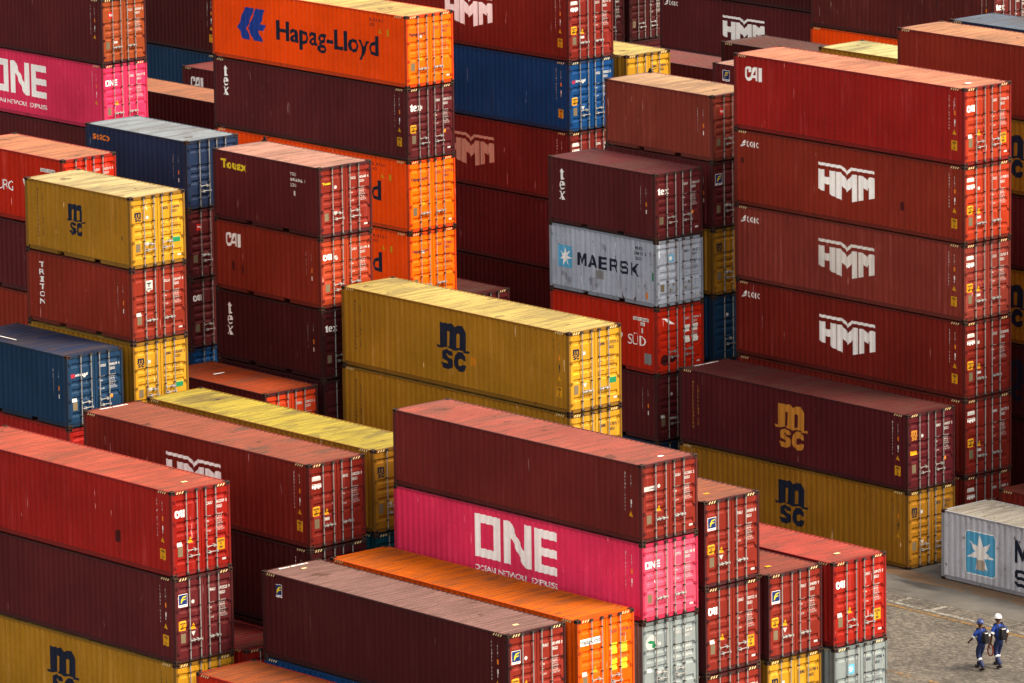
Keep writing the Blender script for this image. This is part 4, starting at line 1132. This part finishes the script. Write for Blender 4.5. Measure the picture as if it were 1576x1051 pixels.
stack(0.0, 0.0, [
    (HC, S('yellow', 'long yellow container with large black logo, at the centre of the yard', side=[d_patch(7.0, 7.28, 1.0, 1.28, paint('amber_touch_up_paint', SF(176, 110, 22))), d_msc, mkb('MSMU 677371 4')], dlogo='msc', code='MSMU 677371 4', tmat=NAVYL, dx='sovgpk', hstep=0, roof=RF(222,196,113))),
    (HC, S('yellow', 'yellow container directly under the long central yellow one', side=[d_msc, mkb('MSMU 517072 7')], dlogo='msc', code='MSMU 517072 7', tmat=NAVYL, dx='sovgp')),
    (HC, Hd('maroon')), (ST, Hd('dark'))])
stack(-12.8, -8.95, [
    (TW, S('yellow', 'short yellow container with black logo at left, topmost of its stack', side=[d_msc, mkb('MEDU 326026 7', orange=False)], dlogo='msc', code='MEDU 326026 7', tmat=NAVYL, dx='cvgpk', roof=RF(224,202,142))),
    (TW, S('rust', 'rust red container with vertical white slab letters, between two short yellow ones', side=[d_triton, mk('TLLU 220147 8')], dlogo='triton', code='TLLU 220147 8', dx='ncpk', hstep=0)),
    (TW, S('yellow', 'short yellow container under the slab-lettered one, beside dark blue container', side=[], dlogo='msc', code='MSMU 302645 0', tmat=NAVYL, dx='svgp')),
    (TW, Hd('rust')), (TW, Hd()), (TW, Hd())])
stack(-12.77, -11.9, [
    (TW, S('steel', 'dark steel blue container with ribbed blue roof at the left edge', roofs=[roof_plate(3.6, 0.5, 1.1, 0.06, WHITE)], side=[mk('NYKU 984269 4')], dlogo='nyk', code='NYKU 984269 4', dx='npcO', roof=RF(44,60,96))),
    (TW, S('red', 'dark red container under the dark blue one at the left edge', side=[], door=False, roof=None)),
    (TW, Hd()), (TW, Hd())])
stack(-12.45, -3.4, [
    (TW, S('maroon', 'low container with flat orange-red roof behind the grimy yellow roof', roofs=[roof_plate(4.0, 0.9, 0.1, 0.5, WHITE)], side=[], code='TEMU 590421 6', dx='c', roof=RF(185,75,35), dmat=paint('orange_red_door_paint', SF(165, 50, 22)))),
    (TW, S('dark', 'dark container below the flat orange-red roof', side=[], door=False)), (TW, Hd())])
stack(-12.66, -0.49, [
    (TW, S('maroon', 'short maroon container with yellow bubble letters and pink ribbed roof', side=[d_touax, ], dmat=MATS['maroon_door_paint'], dlogo='touax', code='TGCU 085680 6', dx='cpvk', roof=RF(215,155,135))),
    (TW, S('rust', 'rust red container with white three-letter mark under the bubble-lettered one', side=[d_patch(0.98, 1.12, 0.8, 1.15), d_patch(1.55, 1.66, 0.75, 1.05), d_cai, mk('CAIU 251290 1')], dlogo='cai', code='CAIU 251290 1', dx='scp', dmat=paint('rust_door_paint', SF(140, 50, 26)))),
    (TW, S('dark', 'dark container with vertical white serif letters, left of the long yellow one', side=[d_tex, mk('TEXU 322604 7')], dlogo='tex', code='TEXU 322604 7', dx='p')),
    (TW, S('dark', 'dark container end with small green label, beside the long yellow one', side=[], code='TGHU 114036 8', dx='ng')),
    (TW, Hd()), (TW, Hd())])
stack(-20.51, -0.28, [
    (TW, S('navy', 'navy container with orange letters and pale blue ribbed roof', side=[d_seaco, mk('SEGU 160324 9')], dlogo=None, code='SEGU 160324 9', dx='', roof=RF(160,170,180))),
    (TW, S('maroon', 'shaded maroon doors with red-white sticker, below the navy container', side=[], dlogo='tal', code='TRLU 284116 2', dx='pw')),
    (TW, S('maroon', 'shaded maroon doors with pale three-letter mark, two below the navy container', side=[], dlogo='cai', code='CAXU 604120 5', dx='p')),
    (TW, S('royal', 'deep blue container sliver at the foot of the navy container stack', side=[], code='APZU 402277 1', dx='')),
    (TW, Hd()), (TW, Hd())])
stack(-20.60, -5.90, [
    (TW, S('vermilion', 'red container with thin white letters and tan roof at the left edge', side=[d_sud], dlogo='sud', code='SUDU 762314 0', dx='', roof=RF(220,140,100))),
    (TW, S('maroon', 'plain maroon container under the thin-lettered red one at the left edge', side=[], door=False)),
    (TW, S('rust', 'brownish container third down at left edge, behind the slab-lettered one', side=[], door=False)),
    (TW, Hd()), (TW, Hd()), (TW, Hd())])

# back left
stack(-28.61, 17.26, [
    (HC, S('orange', 'orange container with blue emblem and large dark letters, topmost of its stack', side=[d_hl], dlogo='hl', code='HLXU 501734 4', tmat=NAVYL, dx='tpck', hstep=0, roof=RF(240,205,125))),
    (HC, S('maroon', 'maroon container with vertical white serif letters, between orange ones', side=[d_tex, mk('TEXU 500151 2')], dlogo='tex', code='TGBU 500151 2', dx='syOpk')),
    (HC, S('orange', 'upper of two orange containers partly hidden behind the bubble-lettered maroon one', side=[d_hl], dlogo='hl', code='HLXU 631973 1', tmat=NAVYL, dx='tpk', hstep=0)),
    (HC, S('orange', 'lower of two orange containers partly hidden behind the bubble-lettered maroon one', side=[d_hl], dlogo='hl', code='HLBU 137330 6', tmat=NAVYL, dx='ps', hstep=0)),
    (HC, Hd('dark')), (HC, Hd('dark'))])
stack(-28.6, 20.0, [(HC, S('maroon', 'low maroon container corner right of the hidden orange ones', side=[], code='FFAU 330812 7', dx='', roof=RF(100,45,45,3.0))), (HC, Hd('dark'))])
stack(-56.6, 23.76, [
    (HC, S('maroon', 'maroon container with orange-brown doors at the top left corner, above the pink one', side=[mk('TCLU 852045 5', sticker=False)], dlogo='tal', code='TCLU 852045 5', dx='pw', hstep=0, dmat=paint('brown_door_paint', SF(130, 58, 28)))),
    (HC, S('pink', 'deep pink container with white letters at the left edge', side=[d_one, mk('ONEU 002677 1', sticker=False)], dlogo='one', code='ONEU 002677 1', dx='tp', hstep=0)),
    (HC, S('maroon', 'maroon container under the deep pink one at the left edge', side=[], door=False)),
    (HC, S('dark', 'dark container two below the deep pink one at the left edge', side=[], door=False)), (HC, Hd())])
stack(-56.5, 32.0, [(HC, S('dark', 'dark maroon container with tan roof between the pink and orange stacks', side=[], door=False, roof=RF(200,130,95))), (HC, Hd()), (HC, Hd())])
stack(-56.4, 37.6, [(HC, S('maroon', 'far maroon container with white three-letter mark, left of the orange stack', side=[d_cai], door=False, roof=RF(150,65,65))), (HC, Hd()), (HC, Hd())])
stack(-69.6, 40.6, [
    (HC, S('dark', 'far dark brown container at top, left of the orange emblem container', side=[mk('TCNU 820113 3')], door=False)),
    (HC, S('steel', 'far dark blue container under the dark brown one, left of the orange stack', side=[], door=False)), (HC, Hd()), (HC, Hd())])
# far block
stack(-57.4, 68.7, [
    (HC, S('dark', 'far dark container at the top edge above the distant winged letters', side=[], door=False)),
    (HC, S('maroon', 'far maroon container with small white winged letters near the top edge', side=[d_wing, d_koic], door=False)), (HC, Hd()), (HC, Hd())])
for y, w in ((69.2, 'right'), (66.4, 'left')):
    stack(-72.4, y, [
        (HC, S('dark', 'upper far dark container doors, %s of the pair at the top edge' % w, side=[], code='TCNU 1%d' % (y * 100), dx='pw')),
        (HC, S('dark', 'lower far dark container doors, %s of the pair at the top edge' % w, side=[], code='TRHU 2%d' % (y * 100), dx='p')),
        (HC, Hd()), (HC, Hd())])
stack(-43.8, 65.9, [
    (HC, S('streaked', 'far maroon container with black streaks at the top edge', side=[mk('TEXU 540087 3')], dlogo='tex', code='TEXU 540087 3', dx='p')),
    (HC, S('orange', 'far orange container strip under the black-streaked maroon one', side=[], door=False)), (HC, Hd()), (HC, Hd())])
# out of frame at the right, unseen stacks added to shade the lower doors
stack(13.8, 22.4, [(HC, Hd('rust')), (HC, Hd('maroon')), (HC, Hd('dark')), (HC, Hd('dark'))])
stack(13.8, 25.2, [(HC, Hd('maroon')), (HC, Hd('rust')), (HC, Hd('dark')), (HC, Hd('dark')), (HC, Hd('dark'))])
# by the road
stack(13.74, 16.6, [(ST, S('white', 'rusty whitish container with big blue star panel, standing by the road', side=[d_star40], door=False, roof=RF(200,195,185)))])
stack(13.8, 19.5, [(HC, S('deep', 'low rust container behind the rusty star container at right edge', side=[], door=False, roof=RF(120,50,40)))])

# ------------------------------------------------------------------ twist locks left on corner castings
def twist_lock(x, y, z, label):
    bm = bmesh.new()
    for (sx, sy, sz, ox, oy, oz) in ((0.17, 0.10, 0.03, 0, 0, 0.015), (0.10, 0.07, 0.09, 0, 0, 0.07), (0.055, 0.055, 0.05, 0, 0, 0.135)):
        r = bmesh.ops.create_cube(bm, size=1)
        bmesh.ops.scale(bm, vec=(sx, sy, sz), verts=r['verts']); bmesh.ops.translate(bm, vec=(ox, oy, oz), verts=r['verts'])
    r = bmesh.ops.create_cone(bm, cap_ends=True, segments=8, radius1=0.014, radius2=0.014, depth=0.26)
    bmesh.ops.rotate(bm, verts=r['verts'], matrix=Matrix.Rotation(R(70), 3, 'Y')); bmesh.ops.translate(bm, vec=(0.13, 0.02, 0.10), verts=r['verts'])
    bmesh.ops.bevel(bm, geom=bm.edges[:], offset=0.006, segments=1, affect='EDGES')
    me = bpy.data.meshes.new('twist_lock'); bm.to_mesh(me); bm.free(); me.materials.append(RUBBER)
    o = bpy.data.objects.new('twist_lock', me); COL.objects.link(o); o.location = (x, y, z); o.rotation_euler[2] = R(25)
    tag(o, label, 'twist lock', 'twist locks left on container roofs')
twist_lock(-18.60, 1.86, 15.548, 'black twist lock on the pink ribbed roof of the bubble-lettered container')
twist_lock(-19.95, 22.30, 15.548, 'black twist lock on the back corner of the pale tan roof')

# ------------------------------------------------------------------ people
SKIN = paint('dark_skin', (0.085, 0.042, 0.026), dirt=0, rust=0, chalk=0, bump=0)
SHIRT = paint('royal_blue_cloth', (0.016, 0.045, 0.24), dirt=0, rust=0, chalk=0, bump=0.2, spec=0.1)
NAVY = paint('navy_cloth', (0.018, 0.025, 0.070), dirt=0, rust=0, chalk=0, bump=0.2, spec=0.1)
REFL = paint('reflective_tape', (0.55, 0.56, 0.57), dirt=0, rust=0, chalk=0, bump=0)
BLK = paint('black_cloth', (0.012, 0.012, 0.014), dirt=0, rust=0, chalk=0, bump=0.2, spec=0.15)
HATW = paint('white_hard_hat', (0.80, 0.80, 0.80), dirt=0, rust=0, chalk=0, bump=0, spec=0.5)
HATB = paint('blue_hard_hat', (0.02, 0.04, 0.16), dirt=0, rust=0, chalk=0, bump=0, spec=0.5)
HOSE = paint('red_hose', (0.22, 0.035, 0.018), dirt=0, rust=0, chalk=0, bump=0)
REDP = paint('red_plastic', (0.70, 0.03, 0.015), dirt=0, rust=0, chalk=0, bump=0)
def skinned(name, pts, edges, mat, parent=None, sub=1, root=0):
    me = bpy.data.meshes.new(name)
    me.from_pydata([p[:3] for p in pts], edges, [])
    me.materials.append(mat)
    o = bpy.data.objects.new(name, me); COL.objects.link(o)
    md = o.modifiers.new('skin', 'SKIN'); md.branch_smoothing = 0.6; md.use_smooth_shade = True
    for i, p in enumerate(pts):
        r = p[3]
        me.skin_vertices[0].data[i].radius = (r, r) if not isinstance(r, tuple) else r
        me.skin_vertices[0].data[i].use_root = (i == root)
    if sub:
        s = o.modifiers.new('smooth', 'SUBSURF'); s.levels = sub; s.render_levels = sub
    if parent is not None: o.parent = parent
    return o
def person(loc, rotz, label, hat, sc=1.0, arms=None, extra=None):
    """local: facing +x, left is +y; left arm forward, left leg back"""
    P, E_ = [], []
    def add(p, r, prev=None):
        P.append((*p, r)); i = len(P) - 1
        if prev is not None: E_.append((prev, i))
        return i
    hip = add((0, 0, 0.95), (0.115, 0.095))
    sp = add((0.0, 0, 1.13), (0.12, 0.10), hip)
    ch = add((0.02, 0, 1.34), (0.145, 0.11), sp)
    nb = add((0.025, 0, 1.47), 0.065, ch)
    nk = add((0.035, 0, 1.535), 0.055, nb)
    jw = add((0.06, 0, 1.585), 0.075, nk)
    hd = add((0.055, 0, 1.66), 0.098, jw)
    add((0.045, 0, 1.735), 0.07, hd)
    legs = {}
    for s, kx, ax, az, kz in ((1, 0.06, -0.27, 0.135, 0.52), (-1, 0.20, 0.27, 0.10, 0.50)):
        h = add((0.0, s * 0.09, 0.89), 0.072, hip)
        k = add((kx, s * 0.10, kz), 0.05, h)
        a = add((ax, s * 0.095, az), 0.042, k)
        t = add((ax + 0.16, s * 0.11, 0.045 if s < 0 else 0.05), 0.038, a)
        legs[s] = ((0, s * .10, .90), (kx, s * .10, kz), (ax, s * .095, az), (ax + .16, s * .11, .045))
    armp = {}
    arms = arms or {1: ((0.12, 0.29, 1.16), (0.34, 0.27, 1.00)), -1: ((-0.10, -0.29, 1.15), (-0.08, -0.30, 0.89))}
    for s in (1, -1):
        el, wr = (Vector(v) for v in arms[s])
        sh = add((0.02, s * 0.185, 1.40), 0.048, ch)
        e = add(el, 0.043, sh); w = add(wr, 0.030, e)
        d = (wr - el).normalized(); up = Vector((0, s * 1.0, 0)).cross(d).normalized(); sd_ = d.cross(up).normalized()
        pm = add(wr + d * 0.06, 0.033, w)
        for k in range(4):
            off = up * (0.026 - 0.0175 * k)
            f1 = add(wr + d * (0.105 + (0.008 if k in (1, 2) else 0)) + off, 0.0095, pm)
            f2 = add(wr + d * (0.140 + (0.010 if k in (1, 2) else 0)) + off - sd_ * 0.018 * s, 0.0085, f1)
            add(wr + d * (0.158 + (0.010 if k in (1, 2) else 0)) + off - sd_ * 0.040 * s, 0.0075, f2)
        t1 = add(wr + d * 0.055 + up * 0.042, 0.011, pm); add(wr + d * 0.095 + up * 0.058 - sd_ * 0.015 * s, 0.009, t1)
        armp[s] = ((0.02, s * 0.185, 1.40), tuple(el), tuple(wr))
    body = skinned('person', P, E_, SKIN, None, 1)
    body.location = loc; body.rotation_euler[2] = rotz; body.scale = (sc, sc, sc)
    tag(body, label, 'person')
    # face
    fm = MB()
    for sy in (-1, 1): fm.box(0.142, 0.156, sy * 0.036 - 0.014, sy * 0.036 + 0.014, 1.648, 1.660)
    o = link('eyes', fm.mesh('eyes'), BLK, body)
    nm = MB(); nm.quad((0.150, -0.012, 1.66), (0.178, -0.016, 1.615), (0.178, 0.016, 1.615), (0.150, 0.012, 1.66)); nm.quad((0.178, -0.016, 1.615), (0.140, -0.02, 1.607), (0.140, 0.02, 1.607), (0.178, 0.016, 1.615)); nm.box(0.120, 0.136, -0.024, 0.024, 1.580, 1.590)
    link('nose_and_mouth', nm.mesh('nose'), SKIN, body)
    em = MB()
    for sy in (-1, 1): em.box(0.03, 0.07, sy * 0.100 - 0.012, sy * 0.100 + 0.012, 1.622, 1.682)
    link('ears', em.mesh('ears'), SKIN, body)
    # trousers
    T, TE_ = [(0, 0, 1.04, (0.160, 0.135)), (0, 0, 0.93, (0.175, 0.145))], [(0, 1)]
    for s in (1, -1):
        h, k, a, t = legs[s]
        b = len(T)
        T += [(h[0], h[1], h[2] - 0.02, 0.125), ((h[0] + k[0]) / 2, h[1], (h[2] + k[2]) / 2, 0.108), (*k, 0.090), ((k[0] + a[0]) / 2, k[1], (k[2] + a[2]) / 2, 0.080), (a[0] + 0.01, a[1], a[2] - 0.01, 0.074)]
        TE_ += [(1, b), (b, b + 1), (b + 1, b + 2), (b + 2, b + 3), (b + 3, b + 4)]
    skinned('trousers', T, TE_, NAVY, body, 1)
    # shirt
    Sv = [(0, 0, 0.90, (0.170, 0.140)), (0.0, 0, 1.13, (0.165, 0.132)), (0.015, 0, 1.30, (0.178, 0.138)), (0.022, 0, 1.43, (0.16, 0.125)), (0.03, 0, 1.50, 0.070)]
    SE_ = [(0, 1), (1, 2), (2, 3), (3, 4)]
    bands = []
    for s in (1, -1):
        a, e, w = (Vector(v) for v in armp[s])
        m = a.lerp(e, 0.75); b = len(Sv)
        Sv += [(*a, 0.098), (*a.lerp(e, 0.4), 0.080), (*m, 0.072)]
        SE_ += [(3, b), (b, b + 1), (b + 1, b + 2)]
        bands.append((a.lerp(e, 0.62), a.lerp(e, 0.86), 0.074))
    skinned('shirt', Sv, SE_, SHIRT, body, 1, root=1)
    for a, e, r in bands:
        m = MB(); m.cyl(a, e, r, 16); link('sleeve_band', m.mesh('sleeve_band'), REFL, body)
    for s in (1, -1):
        h, k, a, t = (Vector(v) for v in legs[s])
        m = MB(); m.cyl(k.lerp(a, 0.28), k.lerp(a, 0.40), 0.090, 16); link('reflective_band', m.mesh('reflective_band'), REFL, body)
        bs = [(*(a + Vector((-0.055, 0, -0.04))), 0.052), (*(a + Vector((0.0, 0, -0.035))), 0.055), (t[0], t[1], t[2] + 0.0, 0.047), (t[0] + 0.07, t[1], t[2] - 0.002, 0.04)]
        skinned('boot', bs, [(0, 1), (1, 2), (2, 3)], BLK, body, 1)
    # hard hat
    bm = bmesh.new()
    bmesh.ops.create_uvsphere(bm, u_segments=24, v_segments=14, radius=1.0)
    bmesh.ops.delete(bm, geom=[v for v in bm.verts if v.co.z < -0.05], context='VERTS')
    bmesh.ops.scale(bm, vec=(0.145, 0.122, 0.135), verts=bm.verts)
    r = bmesh.ops.create_cone(bm, cap_ends=True, segments=28, radius1=0.150, radius2=0.138, depth=0.016)
    bmesh.ops.scale(bm, vec=(1.12, 0.93, 1), verts=r['verts']); bmesh.ops.translate(bm, vec=(0.018, 0, 0.0), verts=r['verts'])
    r = bmesh.ops.create_cube(bm, size=1); bmesh.ops.scale(bm, vec=(0.24, 0.026, 0.02), verts=r['verts']); bmesh.ops.translate(bm, vec=(0, 0, 0.128), verts=r['verts'])
    me = bpy.data.meshes.new('hard_hat'); bm.to_mesh(me); bm.free(); me.materials.append(hat)
    for p in me.polygons: p.use_smooth = True
    o = bpy.data.objects.new('hard_hat', me); COL.objects.link(o); o.parent = body; o.location = (0.05, 0, 1.70); o.rotation_euler[1] = R(6)
    return body
def backpack(loc, rotz, label, sc=1.0):
    root = bpy.data.objects.new('backpack', None); COL.objects.link(root); root.location = loc; root.rotation_euler[2] = rotz; root.scale = (sc, sc, sc)
    tag(root, label, 'backpack')
    bm = bmesh.new()
    r = bmesh.ops.create_cube(bm, size=1); bmesh.ops.scale(bm, vec=(0.16, 0.30, 0.46), verts=r['verts'])
    bmesh.ops.bevel(bm, geom=bm.edges[:], offset=0.06, segments=3, affect='EDGES')
    bmesh.ops.translate(bm, vec=(-0.235, 0, 1.22), verts=bm.verts)
    me = bpy.data.meshes.new('pack_body'); bm.to_mesh(me); bm.free(); me.materials.append(BLK)
    o = bpy.data.objects.new('pack_body', me); COL.objects.link(o); o.parent = root
    bm = bmesh.new()
    r = bmesh.ops.create_cube(bm, size=1); bmesh.ops.scale(bm, vec=(0.07, 0.22, 0.20), verts=r['verts'])
    bmesh.ops.bevel(bm, geom=bm.edges[:], offset=0.025, segments=2, affect='EDGES')
    bmesh.ops.translate(bm, vec=(-0.335, 0, 1.11), verts=bm.verts)
    me = bpy.data.meshes.new('pack_pocket'); bm.to_mesh(me); bm.free(); me.materials.append(BLK)
    o = bpy.data.objects.new('pack_pocket', me); COL.objects.link(o); o.parent = root
    for s in (-1, 1):
        m = MB(); pts = [(-0.17, s * 0.10, 1.40), (-0.06, s * 0.11, 1.535), (0.08, s * 0.12, 1.50), (0.175, s * 0.12, 1.36), (0.16, s * 0.13, 1.18), (-0.02, s * 0.17, 1.08), (-0.16, s * 0.13, 1.05)]
        for a, b in zip(pts, pts[1:]): m.cyl(a, b, 0.022, 8)
        link('shoulder_strap', m.mesh('shoulder_strap'), BLK, root)
    m = MB(); m.box(-0.322, -0.315, -0.07, 0.07, 1.37, 1.40); link('reflective_patch', m.mesh('reflective_patch'), REFL, root)
    return root
H1 = R(180 - 8)
p1 = person((11.72, 8.25, 0.0), H1, 'person in blue shirt and navy trousers wearing a dark blue hard hat, arm swung forward', HATB, 0.97)
backpack((11.72, 8.25, 0.0), H1, 'black backpack on the person with the dark blue hard hat', 0.97)
H2 = R(180 - 14)
p2 = person((11.90, 8.93, 0.0), H2, 'person in blue shirt and navy trousers wearing a white hard hat, hose in hand', HATW, 1.02,
            arms={1: ((-0.02, 0.29, 1.15), (0.07, 0.27, 0.90)), -1: ((-0.08, -0.30, 1.14), (0.03, -0.31, 0.90))})
backpack((11.90, 8.93, 0.0), H2, 'black backpack on the person with the white hard hat', 1.02)
# coil of hose hung from the hand of the second person
def at_local(o_loc, rz, sc, p):
    return Vector(o_loc) + Matrix.Rotation(rz, 3, 'Z') @ (Vector(p) * sc)
m = MB()
for t in range(3):
    pr = [(0.11 * math.cos(a) + 0.006 * t, 0.012 * (t - 1), 0.21 * math.sin(a) - 0.2) for a in (2 * math.pi * k / 20 for k in range(21))]
    for a, b in zip(pr, pr[1:]): m.cyl(a, b, 0.013, 6)
hc = link('hose_coil', m.mesh('hose_coil'), HOSE)
hc.location = at_local((11.90, 8.93, 0), H2, 1.02, (0.095, 0.265, 0.795)); hc.rotation_euler[2] = H2 + R(25)
tag(hc, 'red-brown coil of hose hanging from the hand of the white-hatted person', 'hose coil')
m = MB(); m.box(-0.035, 0.035, -0.03, 0.03, 0, 0.17); m.cyl((0, 0, 0.17), (0, 0, 0.25), 0.012, 8)
rd = link('radio', m.mesh('radio'), REDP)
rd.location = at_local((11.90, 8.93, 0), H2, 1.02, (-0.06, -0.225, 0.98)); rd.rotation_euler[2] = H2
tag(rd, 'small red handheld radio on the hip of the white-hatted person', 'radio')
